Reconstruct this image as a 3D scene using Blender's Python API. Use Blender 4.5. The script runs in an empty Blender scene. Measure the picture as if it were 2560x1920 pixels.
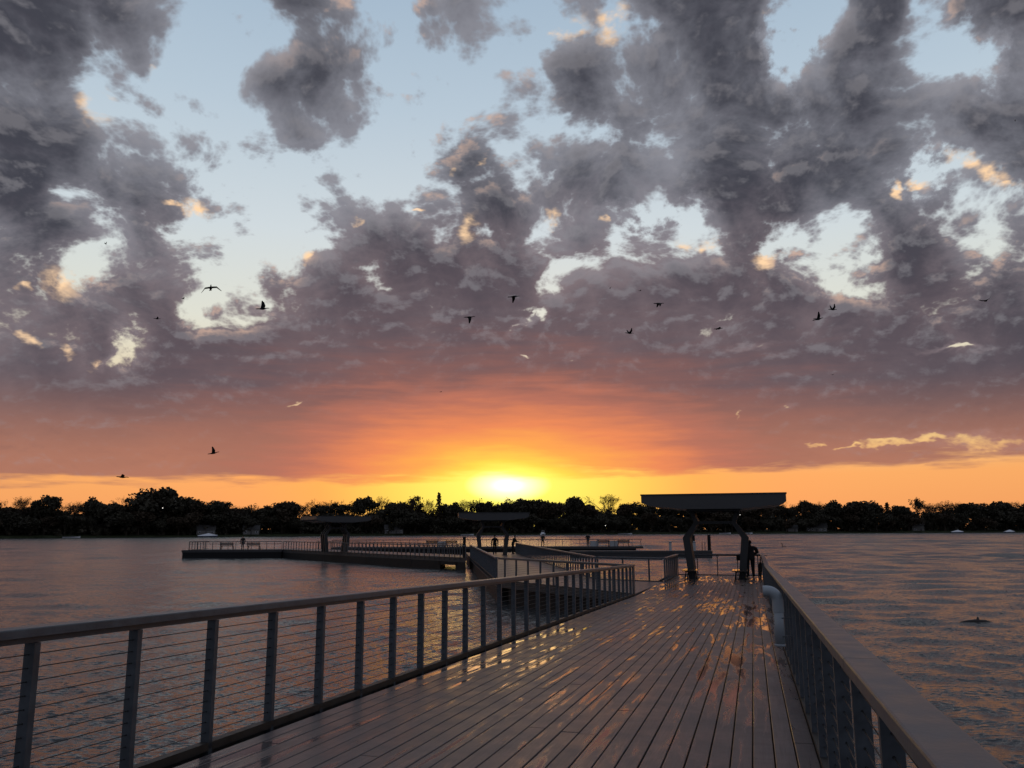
import bpy, bmesh, math, random
import numpy as np
from mathutils import Vector, Matrix

R = math.radians
random.seed(7)
rng = np.random.default_rng(11)
scene = bpy.context.scene
COL = scene.collection

# ------------------------------------------------------------------ camera
# water level is z = 0, the level platforms are at z = 1.05, the eye is at z = 3.30
FPX, CX, CY = 2071.0, 1280.0, 960.0
EYE = Vector((0.0, 0.0, 3.30))
pitch, roll = math.atan(366.0 / FPX), R(0.22)
cF = Vector((0, math.cos(pitch), math.sin(pitch)))
cU0 = Vector((0, -math.sin(pitch), math.cos(pitch)))
cR0 = Vector((1, 0, 0))
cR = cR0 * math.cos(roll) - cU0 * math.sin(roll)
cU = cR0 * math.sin(roll) + cU0 * math.cos(roll)
cam = bpy.data.cameras.new('camera')
cam.sensor_width = 36.0
cam.lens = 36.0 * FPX / 2560.0
cam.clip_start = 0.05
cam.clip_end = 20000.0
camo = bpy.data.objects.new('camera', cam)
COL.objects.link(camo)
camo.matrix_world = Matrix(((cR.x, cU.x, -cF.x, EYE.x), (cR.y, cU.y, -cF.y, EYE.y), (cR.z, cU.z, -cF.z, EYE.z), (0, 0, 0, 1)))
scene.camera = camo

def ray(px, py):
    return (cF + cR * ((px - CX) / FPX) + cU * ((CY - py) / FPX)).normalized()
def azel(px, py):
    d = ray(px, py)
    return math.degrees(math.atan2(d.x, d.y)), math.degrees(math.asin(d.z))
def level(px, py, z):
    d = ray(px, py)
    t = (z - EYE.z) / d.z
    return Vector((d.x * t, d.y * t, z))
def at_dist(px, py, y):
    d = ray(px, py)
    t = y / d.y
    return EYE + d * t

# ------------------------------------------------------------------ view
scene.render.engine = 'CYCLES'
scene.view_settings.view_transform = 'Standard'
scene.view_settings.look = 'None'
scene.view_settings.exposure = 0.10
scene.view_settings.gamma = 1.0
scene.view_settings.use_curve_mapping = False
scene.cycles.use_denoising = True
scene.cycles.use_adaptive_sampling = True
scene.cycles.adaptive_threshold = 0.015
scene.cycles.max_bounces = 6
scene.cycles.diffuse_bounces = 2
scene.cycles.glossy_bounces = 4
scene.cycles.caustics_reflective = False
scene.cycles.caustics_refractive = False
scene.cycles.sample_clamp_indirect = 4.0

SUN_AZ, SUN_EL = -0.3, 2.7          # degrees; the sun stands straight ahead, just over the far trees

# ------------------------------------------------------------------ sky
def lin(c):
    return tuple((v / 255.0 / 12.92) if v / 255.0 <= 0.04045 else (((v / 255.0) + 0.055) / 1.055) ** 2.4 for v in c)
def lin4(c, k=1.0):
    r = lin(c)
    return (r[0] * k, r[1] * k, r[2] * k, 1.0)

class NT:
    """small wrapper to wire shader nodes"""
    def __init__(self, tree):
        self.t = tree
    def n(self, typ, **kw):
        nd = self.t.nodes.new(typ)
        for k, v in kw.items():
            setattr(nd, k, v)
        return nd
    def put(self, sock, v):
        if isinstance(v, bpy.types.NodeSocket):
            self.t.links.new(v, sock)
        else:
            sock.default_value = v
    def m(self, op, a, b=None, c=None, clamp=False):
        nd = self.n('ShaderNodeMath', operation=op, use_clamp=clamp)
        self.put(nd.inputs[0], a)
        if b is not None: self.put(nd.inputs[1], b)
        if c is not None: self.put(nd.inputs[2], c)
        return nd.outputs[0]
    def v(self, op, a, b=None, c=None, out=0):
        nd = self.n('ShaderNodeVectorMath', operation=op)
        self.put(nd.inputs[0], a)
        if b is not None: self.put(nd.inputs[1], b)
        if c is not None: self.put(nd.inputs[2], c)
        return nd.outputs[out]
    def comb(self, x, y, z):
        nd = self.n('ShaderNodeCombineXYZ')
        self.put(nd.inputs[0], x); self.put(nd.inputs[1], y); self.put(nd.inputs[2], z)
        return nd.outputs[0]
    def sep(self, a):
        nd = self.n('ShaderNodeSeparateXYZ')
        self.put(nd.inputs[0], a)
        return nd.outputs[0], nd.outputs[1], nd.outputs[2]
    def smooth(self, x, lo, hi, to0=0.0, to1=1.0):
        nd = self.n('ShaderNodeMapRange', interpolation_type='SMOOTHSTEP')
        for i, q in enumerate((x, lo, hi, to0, to1)):
            self.put(nd.inputs[i], q)
        return nd.outputs[0]
    def lerp(self, x, lo, hi, to0=0.0, to1=1.0):
        nd = self.n('ShaderNodeMapRange')
        for i, q in enumerate((x, lo, hi, to0, to1)):
            self.put(nd.inputs[i], q)
        return nd.outputs[0]
    def noise(self, vec, scale, detail=4.0, rough=0.55, dist=0.0, lac=2.0, out=0, dim='3D'):
        nd = self.n('ShaderNodeTexNoise', noise_dimensions=dim)
        self.put(nd.inputs['Vector'], vec)
        nd.inputs['Scale'].default_value = scale
        nd.inputs['Detail'].default_value = detail
        nd.inputs['Roughness'].default_value = rough
        nd.inputs['Lacunarity'].default_value = lac
        nd.inputs['Distortion'].default_value = dist
        return nd.outputs[out]
    def ramp(self, fac, stops, mode='LINEAR'):
        nd = self.n('ShaderNodeValToRGB')
        nd.color_ramp.interpolation = mode
        el = nd.color_ramp.elements
        while len(el) < len(stops):
            el.new(0.5)
        for e, (p, c) in zip(el, stops):
            e.position = p
            e.color = c if len(c) == 4 else (*c, 1.0)
        self.put(nd.inputs[0], fac)
        return nd.outputs[0]
    def mix(self, fac, a, b, blend='MIX'):
        nd = self.n('ShaderNodeMix', data_type='RGBA', blend_type=blend)
        nd.clamp_factor = True
        self.put(nd.inputs[0], fac)
        self.put(nd.inputs[6], a)
        self.put(nd.inputs[7], b)
        return nd.outputs[2]

# how thick the cloud cover stands, read off in 80 x 78 pixel steps (0 clear .. 9 heavy);
# turned into azimuth and elevation below
COVER = [
 "7877621156300354 2135777712676166",
 "8875631268650220 1555777721767515",
 "7873311688462002 4766567655787442",
 "6563233246430001 4656666899875668",
 "8883211032420123 3455536899864468",
 "9986763000001557 4677557898642346",
 "9656663520012347 5776457775455554",
 "5535662012577767 6242216751246636",
 "6632531355788888 7456656641267766",
 "6646662136788888 8777876853446765",
 "5664677788888887 8887888887788777",
 "6662688888888888 8888888888888888",
 "8888888888888888 8888888888888888",
 "9999999999999999 9999999999999999",
 "9999999999999999 9999999999999999",
 "9999999999999999 9999999999999999",
]
COVER = np.array([[float(ch) for ch in row.replace(' ', '')] for row in COVER]) / 9.0
COVER[0:8, 19:29] += 0.07
COVER[0:3, 17:19] += 0.14
COVER[8:12, :] += 0.03
COVER = np.clip((COVER - 0.42) * 1.22 + 0.47, 0.09, 1.0)
def cover_at(px, py):
    gx = min(max(px / 80.0 - 0.5, 0.0), 31.0)
    gy = min(max(py / 77.8 - 0.5, 0.0), 15.0)
    x0, y0 = int(gx), int(gy)
    x1, y1 = min(x0 + 1, 31), min(y0 + 1, 15)
    fx, fy = gx - x0, gy - y0
    return ((COVER[y0, x0] * (1 - fx) + COVER[y0, x1] * fx) * (1 - fy) + (COVER[y1, x0] * (1 - fx) + COVER[y1, x1] * fx) * fy)
def to_px(az, el):
    d = Vector((math.sin(R(az)) * math.cos(R(el)), math.cos(R(az)) * math.cos(R(el)), math.sin(R(el))))
    z = d.dot(cF)
    return CX + FPX * d.dot(cR) / z, CY - FPX * d.dot(cU) / z

AZ_MAX, EL_TOP, EL_STEP, N_AZ, N_EL = 36.0, 37.0, 2.0, 37, 18

def build_world():
    w = bpy.data.worlds.new('World')
    scene.world = w
    w.use_nodes = True
    t = NT(w.node_tree)
    w.node_tree.nodes.clear()
    tc = t.n('ShaderNodeTexCoord')
    d = t.v('NORMALIZE', tc.outputs['Generated'])
    dx, dy, dz = t.sep(d)
    az = t.m('MULTIPLY', t.m('ARCTAN2', dx, dy), 180 / math.pi)
    el = t.m('MULTIPLY', t.m('ARCSINE', dz), 180 / math.pi)
    elp = t.m('MAXIMUM', el, 0.0)

    # ---- cloud field, a group so that it can be read twice (here and a little higher up)
    g = bpy.data.node_groups.new('cloud_field', 'ShaderNodeTree')
    g.interface.new_socket('az', in_out='INPUT', socket_type='NodeSocketFloat')
    g.interface.new_socket('el', in_out='INPUT', socket_type='NodeSocketFloat')
    g.interface.new_socket('density', in_out='OUTPUT', socket_type='NodeSocketFloat')
    g.interface.new_socket('cover', in_out='OUTPUT', socket_type='NodeSocketFloat')
    g.interface.new_socket('billow', in_out='OUTPUT', socket_type='NodeSocketFloat')
    q = NT(g)
    gi, go = q.n('NodeGroupInput'), q.n('NodeGroupOutput')
    gaz, gel = gi.outputs[0], gi.outputs[1]
    # coordinates whose features shrink towards the horizon
    gz = q.m('SINE', q.m('MULTIPLY', gel, math.pi / 180))
    ca = q.m('COSINE', q.m('MULTIPLY', gel, math.pi / 180))
    k = q.m('DIVIDE', ca, q.m('ADD', q.m('MAXIMUM', gz, 0.0), 0.50))
    ga = q.m('MULTIPLY', gaz, math.pi / 180)
    P = q.comb(q.m('MULTIPLY', q.m('SINE', ga), k), q.m('MULTIPLY', q.m('COSINE', ga), k), 0.0)
    warp = q.noise(P, 5.5, 1.0, 0.5, out=1, dim='2D')
    warp = q.v('SUBTRACT', warp, (0.5, 0.5, 0.5))
    wx, wy, wz = q.sep(warp)
    # coverage table, its coordinates a little warped
    uaz = q.m('ADD', gaz, q.m('MULTIPLY', wx, 7.0))
    uel = q.m('ADD', gel, q.m('MULTIPLY', wz, 5.0))
    u = q.lerp(uaz, -AZ_MAX, AZ_MAX)
    vv = q.m('DIVIDE', q.m('SUBTRACT', EL_TOP, uel), EL_STEP)
    vv = q.m('MINIMUM', q.m('MAXIMUM', vv, 0.0), N_EL - 1.0)
    ucol = q.comb(u, u, u)
    vcol = q.comb(vv, vv, vv)
    total = None
    for j in range(0, N_EL, 3):
        cu = q.n('ShaderNodeRGBCurve')
        mp = cu.mapping
        mp.extend = 'HORIZONTAL'
        for c in range(3):
            elv = EL_TOP - EL_STEP * (j + c)
            pts = []
            for i in range(N_AZ):
                azv = -AZ_MAX + 2 * AZ_MAX * i / (N_AZ - 1)
                pts.append((i / (N_AZ - 1), cover_at(*to_px(azv, elv))))
            cv = mp.curves[c]
            cv.points[0].location = pts[0]
            cv.points[1].location = pts[-1]
            for pnt in pts[1:-1]:
                cv.points.new(*pnt)
        mp.update()
        q.put(cu.inputs['Color'], ucol)
        wgt = q.v('ABSOLUTE', q.v('SUBTRACT', vcol, (j, j + 1, j + 2)))
        wgt = q.v('MAXIMUM', q.v('MULTIPLY_ADD', wgt, (-1, -1, -1), (1, 1, 1)), (0, 0, 0))
        val = q.v('DOT_PRODUCT', cu.outputs[0], wgt, out=1)
        total = val if total is None else q.m('ADD', total, val)
    # beyond the surveyed part the broken cloud simply goes on
    outside = q.m('MAXIMUM', q.smooth(q.m('ABSOLUTE', gaz), 34.0, 48.0), q.smooth(gel, 36.0, 46.0))
    roam = q.noise(P, 2.2, 1.0, 0.5, dim='2D')
    gen = q.lerp(roam, 0.36, 0.64, 0.25, 0.92)
    cover = q.m('ADD', q.m('MULTIPLY', total, q.m('SUBTRACT', 1.0, outside)), q.m('MULTIPLY', gen, outside))
    # billows
    Pw = q.v('MULTIPLY_ADD', warp, (0.055, 0.055, 0.055), P)
    n1 = q.noise(Pw, 10.5, 8.0, 0.56, dim='2D')
    vo = q.n('ShaderNodeTexVoronoi', feature='F1', voronoi_dimensions='2D')
    q.put(vo.inputs['Vector'], Pw)
    vo.inputs['Scale'].default_value = 19.0
    vo.inputs['Detail'].default_value = 3.0
    vo.inputs['Roughness'].default_value = 0.55
    vo.inputs['Lacunarity'].default_value = 2.2
    puff = q.m('SUBTRACT', 0.5, vo.outputs['Distance'])
    tex = q.m('ADD', q.m('MULTIPLY', q.m('SUBTRACT', n1, 0.5), 1.50), q.m('MULTIPLY', puff, 0.50))
    tex = q.m('MULTIPLY', tex, q.smooth(gel, 5.0, 17.0, 0.40, 1.0))      # the low bank is an even sheet
    dens = q.m('ADD', cover, tex)
    q.put(go.inputs[0], dens)
    q.put(go.inputs[1], cover)
    q.put(go.inputs[2], tex)

    def field(a, e):
        nd = t.n('ShaderNodeGroup')
        nd.node_tree = g
        t.put(nd.inputs[0], a); t.put(nd.inputs[1], e)
        return nd.outputs
    f0 = field(az, elp)
    up = t.lerp(elp, 4.0, 30.0, 0.35, 0.9)
    f1 = field(t.m('MULTIPLY_ADD', up, -0.35, az), t.m('ADD', elp, up))
    relief = t.m('SUBTRACT', f0[0], f1[0])            # > 0 on upper edges

    # thin layer of small streaks for ragged placed shapes
    Q = t.comb(t.m('MULTIPLY', az, 0.5), t.m('MULTIPLY', el, 1.0), 0.0)
    jit = t.v('SUBTRACT', t.noise(Q, 0.9, 3.0, 0.6, out=1, dim='2D'), (0.5, 0.5, 0.5))
    AE = t.comb(az, el, 1.0)
    AEj = t.v('MULTIPLY_ADD', jit, (1.6, 1.6, 0.0), AE)

    jit2 = t.v('SUBTRACT', t.noise(t.comb(az, t.m('MULTIPLY', el, 1.2), 5.0), 0.28, 6.0, 0.62, out=1, dim='2D'), (0.5, 0.5, 0.5))
    AEw = t.v('MULTIPLY_ADD', jit2, (9.0, 7.0, 0.0), AE)
    def spots(lst, AEj=AEj):
        cur = None
        for (px, py, rx, ry, rot) in lst:
            a, e = azel(px, py)
            kx, ky, c, sn = 36.0 / max(rx, 3), 36.0 / max(ry, 3), math.cos(R(rot)), math.sin(R(rot))
            X = t.v('DOT_PRODUCT', AEj, (c * kx, sn * kx, -(a * c + e * sn) * kx), out=1)
            Y = t.v('DOT_PRODUCT', AEj, (-sn * ky, c * ky, (a * sn - e * c) * ky), out=1)
            L = t.m('MULTIPLY_ADD', X, X, t.m('MULTIPLY', Y, Y))
            cur = L if cur is None else t.m('MINIMUM', cur, L)
        return t.m('SQRT', cur)
    slits = spots([(1355, 785, 11, 13, 0), (1300, 815, 50, 6, 38), (1436, 886, 34, 5, 12), (1306, 888, 14, 6, 0),
                   (1859, 872, 42, 6, 8), (2380, 872, 46, 5, 0), (1847, 1028, 8, 14, 20), (1969, 1016, 16, 8, 25),
                   (746, 1011, 28, 5, 14), (2310, 1158, 34, 8, 0), (2225, 1106, 80, 9, 3), (2330, 1096, 60, 8, -3),
                   (2455, 1106, 80, 15, -6), (2040, 1112, 40, 7, 0), (2130, 1118, 34, 5, 0), (2480, 1148, 40, 6, 0)])
    gaps = spots([(1640, 548, 90, 22, 4), (290, 875, 30, 42, 0), (2310, 420, 36, 30, 0), (1975, 95, 34, 75, -6), (2450, 140, 46, 44, 0)], AEw)
    gold = spots([(237, 257, 36, 36, 0), (379, 194, 13, 22, 15), (506, 222, 15, 9, -40), (485, 520, 34, 20, -40), (440, 508, 30, 10, 0),
                  (156, 700, 34, 36, -30), (764, 640, 13, 15, 0), (888, 551, 16, 9, 0), (1172, 572, 22, 36, -20), (1036, 527, 20, 6, 0),
                  (1137, 431, 10, 14, 0), (1201, 409, 15, 9, 30), (622, 660, 16, 8, 0), (1413, 72, 62, 26, 15), (1529, 50, 44, 34, 60),
                  (1917, 17, 9, 15, 0), (2406, 399, 34, 22, -45), (2478, 434, 30, 18, -30), (2520, 456, 30, 14, -10),
                  (2241, 469, 10, 18, 0), (2301, 457, 26, 14, 0), (1375, 545, 16, 24, 0), (1711, 608, 24, 16, 0), (1772, 610, 26, 14, 0),
                  (1908, 648, 24, 18, 20), (1511, 544, 10, 8, 0), (67, 718, 12, 8, 0), (75, 851, 24, 9, -20), (164, 880, 8, 20, 0),
                  (234, 918, 9, 10, 0)])
    gapm = t.m('MAXIMUM', t.m('MULTIPLY', t.smooth(gaps, 2.3, 0.0), 0.50), t.m('MULTIPLY', t.smooth(slits, 2.5, 0.0), t.lerp(el, 7.0, 11.0, 1.10, 0.72)))
    goldm = t.smooth(gold, 1.45, 0.3)

    # the sheet ends above the horizon, a little higher to the right
    Qs = t.comb(t.m('MULTIPLY', az, 0.16), t.m('MULTIPLY', el, 1.3), 3.0)
    streak = t.noise(Qs, 1.0, 4.0, 0.55, dim='2D')
    low = t.m('ADD', t.m('MULTIPLY_ADD', az, 0.016, 3.5), t.m('MULTIPLY', t.m('SUBTRACT', streak, 0.5), 2.2))
    aboveBase = t.smooth(t.m('SUBTRACT', el, low), -0.30, 0.55)
    dens = t.m('SUBTRACT', f0[0], t.m('MULTIPLY', gapm, 0.70))
    alpha = t.m('MULTIPLY', t.smooth(dens, 0.08, 0.44), aboveBase)

    # ---- distance from the sun, wider than high
    da = t.m('DIVIDE', t.m('SUBTRACT', az, SUN_AZ), 2.5)
    de = t.m('SUBTRACT', el, SUN_EL + 0.35)
    dsun = t.m('SQRT', t.m('ADD', t.m('MULTIPLY', da, da), t.m('MULTIPLY', de, de)))
    dj = t.m('ADD', dsun, t.m('MULTIPLY', t.m('SUBTRACT', streak, 0.5), t.lerp(dsun, 1.0, 12.0, 0.6, 4.5)))

    # clear sky: Nishita below, tinted by what the evening air does to it
    sky = t.n('ShaderNodeTexSky', sky_type='NISHITA')
    sky.sun_disc = False
    sky.sun_elevation = R(SUN_EL)
    sky.sun_rotation = R(SUN_AZ)
    sky.altitude = 100.0
    sky.air_density = 1.4
    sky.dust_density = 2.0
    sky.ozone_density = 1.2
    nish = t.v('SCALE', sky.outputs[0])
    nish.node.inputs['Scale'].default_value = 0.10
    tint = t.ramp(t.lerp(el, 0.0, 60.0), [
        (0.0, lin4((243, 160, 100))), (3.6 / 60, lin4((250, 172, 104))), (6.0 / 60, lin4((238, 200, 138))),
        (9.0 / 60, lin4((232, 214, 178))), (14.0 / 60, lin4((224, 226, 214))), (20.0 / 60, lin4((209, 220, 226))),
        (28.0 / 60, lin4((185, 203, 218))), (36.0 / 60, lin4((164, 186, 207))), (1.0, lin4((128, 152, 184)))])
    cool = t.ramp(t.lerp(el, 0.0, 60.0), [
        (0.0, lin4((128, 130, 148))), (8.0 / 60, lin4((150, 155, 174))), (25.0 / 60, lin4((162, 177, 200))), (1.0, lin4((142, 166, 198)))])
    tint = t.mix(t.smooth(t.m('ABSOLUTE', az), 45.0, 115.0), tint, cool)     # away from the sun the dusk sky is cool
    clear = t.mix(0.88, nish, tint)
    halo = t.ramp(t.lerp(dsun, 0.0, 10.6), [
        (0.0, (3.0, 2.5, 1.5, 1)), (0.05, (1.7, 1.45, 0.7, 1)), (0.115, lin4((255, 240, 104), 1.05)),
        (0.30, lin4((255, 214, 92))), (0.48, lin4((254, 176, 84))), (0.75, lin4((246, 158, 96))), (1.0, lin4((243, 160, 100)))])
    clear = t.mix(t.smooth(dsun, 10.0, 2.0), clear, halo)

    # clouds: lit from behind near the sun, slate further up
    mass = t.noise(t.comb(t.m('MULTIPLY', az, 0.07), t.m('MULTIPLY', el, 0.10), 0.0), 1.0, 3.0, 0.55, dim='2D')
    thick = t.smooth(t.m('MULTIPLY_ADD', t.m('SUBTRACT', mass, 0.5), 0.5, t.m('MULTIPLY_ADD', f0[2], -0.45, dens)), 0.30, 1.0)
    farc = t.mix(thick, lin4((134, 135, 144)), lin4((65, 66, 75)))
    midc = t.mix(thick, lin4((128, 113, 117)), lin4((90, 80, 87)))
    body = t.mix(t.smooth(t.m('ADD', dsun, t.m('MULTIPLY', f0[2], 5.0)), 22.0, 11.0), farc, midc)
    glow = t.ramp(t.lerp(dj, 0.0, 13.6), [
        (0.0, (1.8, 1.5, 0.6, 1)), (0.06, lin4((255, 240, 100), 1.2)), (0.12, lin4((255, 214, 80))),
        (0.20, lin4((254, 168, 80))), (0.31, lin4((232, 136, 88))), (0.44, lin4((182, 112, 92))),
        (0.58, lin4((134, 94, 89))), (0.78, lin4((110, 89, 92))), (1.0, lin4((96, 85, 91)))])
    body = t.mix(t.smooth(dj, 14.5, 7.0), body, glow)
    lowlit = t.m('MULTIPLY', t.smooth(el, 10.0, 3.5), t.smooth(t.m('ABSOLUTE', az), 75.0, 35.0))
    body = t.mix(t.m('MULTIPLY', t.m('MULTIPLY', lowlit, 0.66), t.smooth(dj, 5.0, 9.0)), body, lin4((196, 128, 98)))
    # relief: upper rims catch light, undersides fall dark
    rim = t.m('MULTIPLY', t.smooth(relief, 0.0, 0.40), t.smooth(dsun, 5.0, 12.0))
    body = t.mix(t.m('MULTIPLY', rim, 0.30), body, lin4((158, 155, 160)))
    under = t.m('MULTIPLY', t.smooth(relief, 0.02, -0.38), t.smooth(dsun, 6.0, 14.0))
    body = t.mix(t.m('MULTIPLY', under, 0.22), body, lin4((66, 62, 72)))
    edge = t.m('MULTIPLY', t.m('MULTIPLY', t.smooth(relief, 0.16, 0.55), t.smooth(dens, 0.95, 0.45)), t.m('MULTIPLY', t.smooth(dsun, 7.0, 12.0), t.smooth(mass, 0.42, 0.60)))
    edge = t.m('MULTIPLY', edge, t.smooth(t.m('ABSOLUTE', az), 90.0, 45.0))
    body = t.mix(t.m('MULTIPLY', edge, 0.50), body, lin4((232, 190, 162)))
    litm = t.m('MULTIPLY', goldm, t.smooth(t.m('ADD', t.m('MULTIPLY', relief, 1.2), t.m('SUBTRACT', 0.9, dens)), 0.12, 0.66))
    body = t.mix(litm, body, lin4((252, 212, 168)))

    colr = t.mix(alpha, clear, body)
    below = t.smooth(el, 0.0, -2.0)
    colr = t.mix(below, colr, lin4((60, 52, 50)))
    bg = t.n('ShaderNodeBackground')
    t.put(bg.inputs['Color'], colr)
    bg.inputs['Strength'].default_value = 1.0
    out = t.n('ShaderNodeOutputWorld')
    t.t.links.new(bg.outputs[0], out.inputs['Surface'])
    w.cycles.sampling_method = 'MANUAL'
    w.cycles.sample_map_resolution = 512
build_world()

# the sun itself is still veiled by the bank of cloud: weak, wide and warm
sl = bpy.data.lights.new('sun', 'SUN')
sl.energy = 0.03
sl.angle = R(10.0)
sl.color = (1.0, 0.62, 0.32)
suno = bpy.data.objects.new('sun', sl)
COL.objects.link(suno)
sdir = Vector((math.sin(R(SUN_AZ)) * math.cos(R(SUN_EL)), math.cos(R(SUN_AZ)) * math.cos(R(SUN_EL)), math.sin(R(SUN_EL))))
suno.rotation_euler = (-sdir).to_track_quat('-Z', 'Y').to_euler()
suno.location = sdir * 50 + Vector((0, 0, 20))

# ------------------------------------------------------------------ helpers
def new_mat(name):
    m = bpy.data.materials.new(name)
    m.use_nodes = True
    nt = NT(m.node_tree)
    b = next(n for n in m.node_tree.nodes if n.type == 'BSDF_PRINCIPLED')
    return m, nt, b
def simple_mat(name, col, rough=0.6, metal=0.0, var=0.25, scale=6.0, bump=0.0, spec=0.5):
    m, t, b = new_mat(name)
    tc = t.n('ShaderNodeNewGeometry')
    nz = t.noise(tc.outputs['Position'], scale, 4.0, 0.6)
    lo = tuple(c * (1 - var) for c in col)
    hi = tuple(min(1, c * (1 + var)) for c in col)
    c = t.ramp(nz, [(0.3, (*lo, 1)), (0.7, (*hi, 1))])
    t.put(b.inputs['Base Color'], c)
    t.put(b.inputs['Roughness'], t.lerp(nz, 0.3, 0.7, max(0.02, rough - 0.08), min(1, rough + 0.08)))
    b.inputs['Metallic'].default_value = metal
    b.inputs['Specular IOR Level'].default_value = spec
    if bump:
        bp = t.n('ShaderNodeBump')
        bp.inputs['Strength'].default_value = bump
        bp.inputs['Distance'].default_value = 0.01
        t.put(bp.inputs['Height'], t.noise(tc.outputs['Position'], scale * 8, 3.0, 0.6))
        t.put(b.inputs['Normal'], bp.outputs[0])
    return m

class MB:
    """collects faces for one mesh"""
    def __init__(self):
        self.v, self.f, self.mi, self.cur = [], [], [], 0
    def add(self, vs, fs):
        o = len(self.v)
        self.v.extend([tuple(p) for p in vs])
        self.f.extend([tuple(i + o for i in f) for f in fs])
        self.mi.extend([self.cur] * len(fs))
    def hexa(self, b4, t4):
        self.add(list(b4) + list(t4), [(3, 2, 1, 0), (4, 5, 6, 7), (0, 1, 5, 4), (1, 2, 6, 5), (2, 3, 7, 6), (3, 0, 4, 7)])
    def box(self, c, s, rz=0.0):
        cx, cy, cz = c
        sx, sy, sz = s[0] / 2, s[1] / 2, s[2] / 2
        ca, sa = math.cos(rz), math.sin(rz)
        def p(x, y, z): return (cx + x * ca - y * sa, cy + x * sa + y * ca, cz + z)
        self.hexa([p(-sx, -sy, -sz), p(sx, -sy, -sz), p(sx, sy, -sz), p(-sx, sy, -sz)], [p(-sx, -sy, sz), p(sx, -sy, sz), p(sx, sy, sz), p(-sx, sy, sz)])
    def beam(self, a, b, w, h, ch=0.0, up=Vector((0, 0, 1))):
        """rectangular bar from a to b (centre line), w across, h high, top edges chamfered by ch"""
        a, b = Vector(a), Vector(b)
        d = (b - a).normalized()
        s = d.cross(up)
        if s.length < 1e-4: s = Vector((1, 0, 0))
        s.normalize()
        u = s.cross(d)
        if ch > 0:
            prof = [(-w / 2, -h / 2), (w / 2, -h / 2), (w / 2, h / 2 - ch), (w / 2 - ch * 0.3, h / 2 - ch * 0.3), (w / 2 - ch, h / 2),
                    (-w / 2 + ch, h / 2), (-w / 2 + ch * 0.3, h / 2 - ch * 0.3), (-w / 2, h / 2 - ch)]
        else:
            prof = [(-w / 2, -h / 2), (w / 2, -h / 2), (w / 2, h / 2), (-w / 2, h / 2)]
        n = len(prof)
        vs = [a + s * x + u * y for x, y in prof] + [b + s * x + u * y for x, y in prof]
        self.add(vs, [tuple(range(n - 1, -1, -1)), tuple(range(n, 2 * n))] + [(i, (i + 1) % n, n + (i + 1) % n, n + i) for i in range(n)])
    def tube(self, pts, rad, seg=6, cap=True):
        pts = [Vector(p) for p in pts]
        rads = rad if isinstance(rad, (list, tuple)) else [rad] * len(pts)
        rings, prev = [], None
        for i, p in enumerate(pts):
            d = (pts[min(i + 1, len(pts) - 1)] - pts[max(i - 1, 0)]).normalized()
            ref = prev if prev is not None else (Vector((0, 0, 1)) if abs(d.z) < 0.9 else Vector((1, 0, 0)))
            s = d.cross(ref)
            if s.length < 1e-5: s = d.cross(Vector((0, 1, 0)))
            s.normalize()
            u = s.cross(d)
            prev = u
            rings.append([p + (s * math.cos(2 * math.pi * j / seg) + u * math.sin(2 * math.pi * j / seg)) * rads[i] for j in range(seg)])
        vs = [v for r in rings for v in r]
        fs = []
        for i in range(len(pts) - 1):
            for j in range(seg):
                k = (j + 1) % seg
                fs.append((i * seg + j, i * seg + k, (i + 1) * seg + k, (i + 1) * seg + j))
        if cap:
            fs.append(tuple(range(seg - 1, -1, -1)))
            o = (len(pts) - 1) * seg
            fs.append(tuple(range(o, o + seg)))
        self.add(vs, fs)
    def prism(self, poly, z0, z1):
        """poly counter-clockwise list of (x, y)"""
        n = len(poly)
        vs = [(x, y, z0) for x, y in poly] + [(x, y, z1) for x, y in poly]
        self.add(vs, [tuple(range(n - 1, -1, -1)), tuple(range(n, 2 * n))] + [(i, (i + 1) % n, n + (i + 1) % n, n + i) for i in range(n)])
    def mesh(self, name, mats, smooth=False):
        me = bpy.data.meshes.new(name)
        me.from_pydata(self.v, [], self.f)
        for m in (mats if isinstance(mats, (list, tuple)) else [mats]):
            me.materials.append(m)
        if any(self.mi):
            me.polygons.foreach_set('material_index', self.mi)
        if smooth:
            me.polygons.foreach_set('use_smooth', [True] * len(me.polygons))
        me.update()
        return me
    def build(self, name, mats, parent=None, smooth=False):
        return link(name, self.mesh(name, mats, smooth), parent)

def link(name, me, parent=None):
    o = bpy.data.objects.new(name, me)
    COL.objects.link(o)
    if parent is not None:
        o.parent = parent
    return o
def tag(o, label=None, cat=None, group=None, kind=None):
    if label: o['label'] = label
    if cat: o['category'] = cat
    if group: o['group'] = group
    if kind: o['kind'] = kind
    return o
def empty(name, loc=(0, 0, 0), rz=0.0):
    o = bpy.data.objects.new(name, None)
    o.empty_display_size = 0.3
    o.location = loc
    o.rotation_euler = (0, 0, rz)
    COL.objects.link(o)
    return o
def copy_tree(o, parent=None):
    c = o.copy()
    COL.objects.link(c)
    c.parent = parent
    for ch in o.children:
        copy_tree(ch, c)
    return c

# ------------------------------------------------------------------ materials
PIER_AZ = R(15.888)
PS, PC = math.sin(PIER_AZ), math.cos(PIER_AZ)
DZ = 1.05            # height of the level platforms above the water

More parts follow.
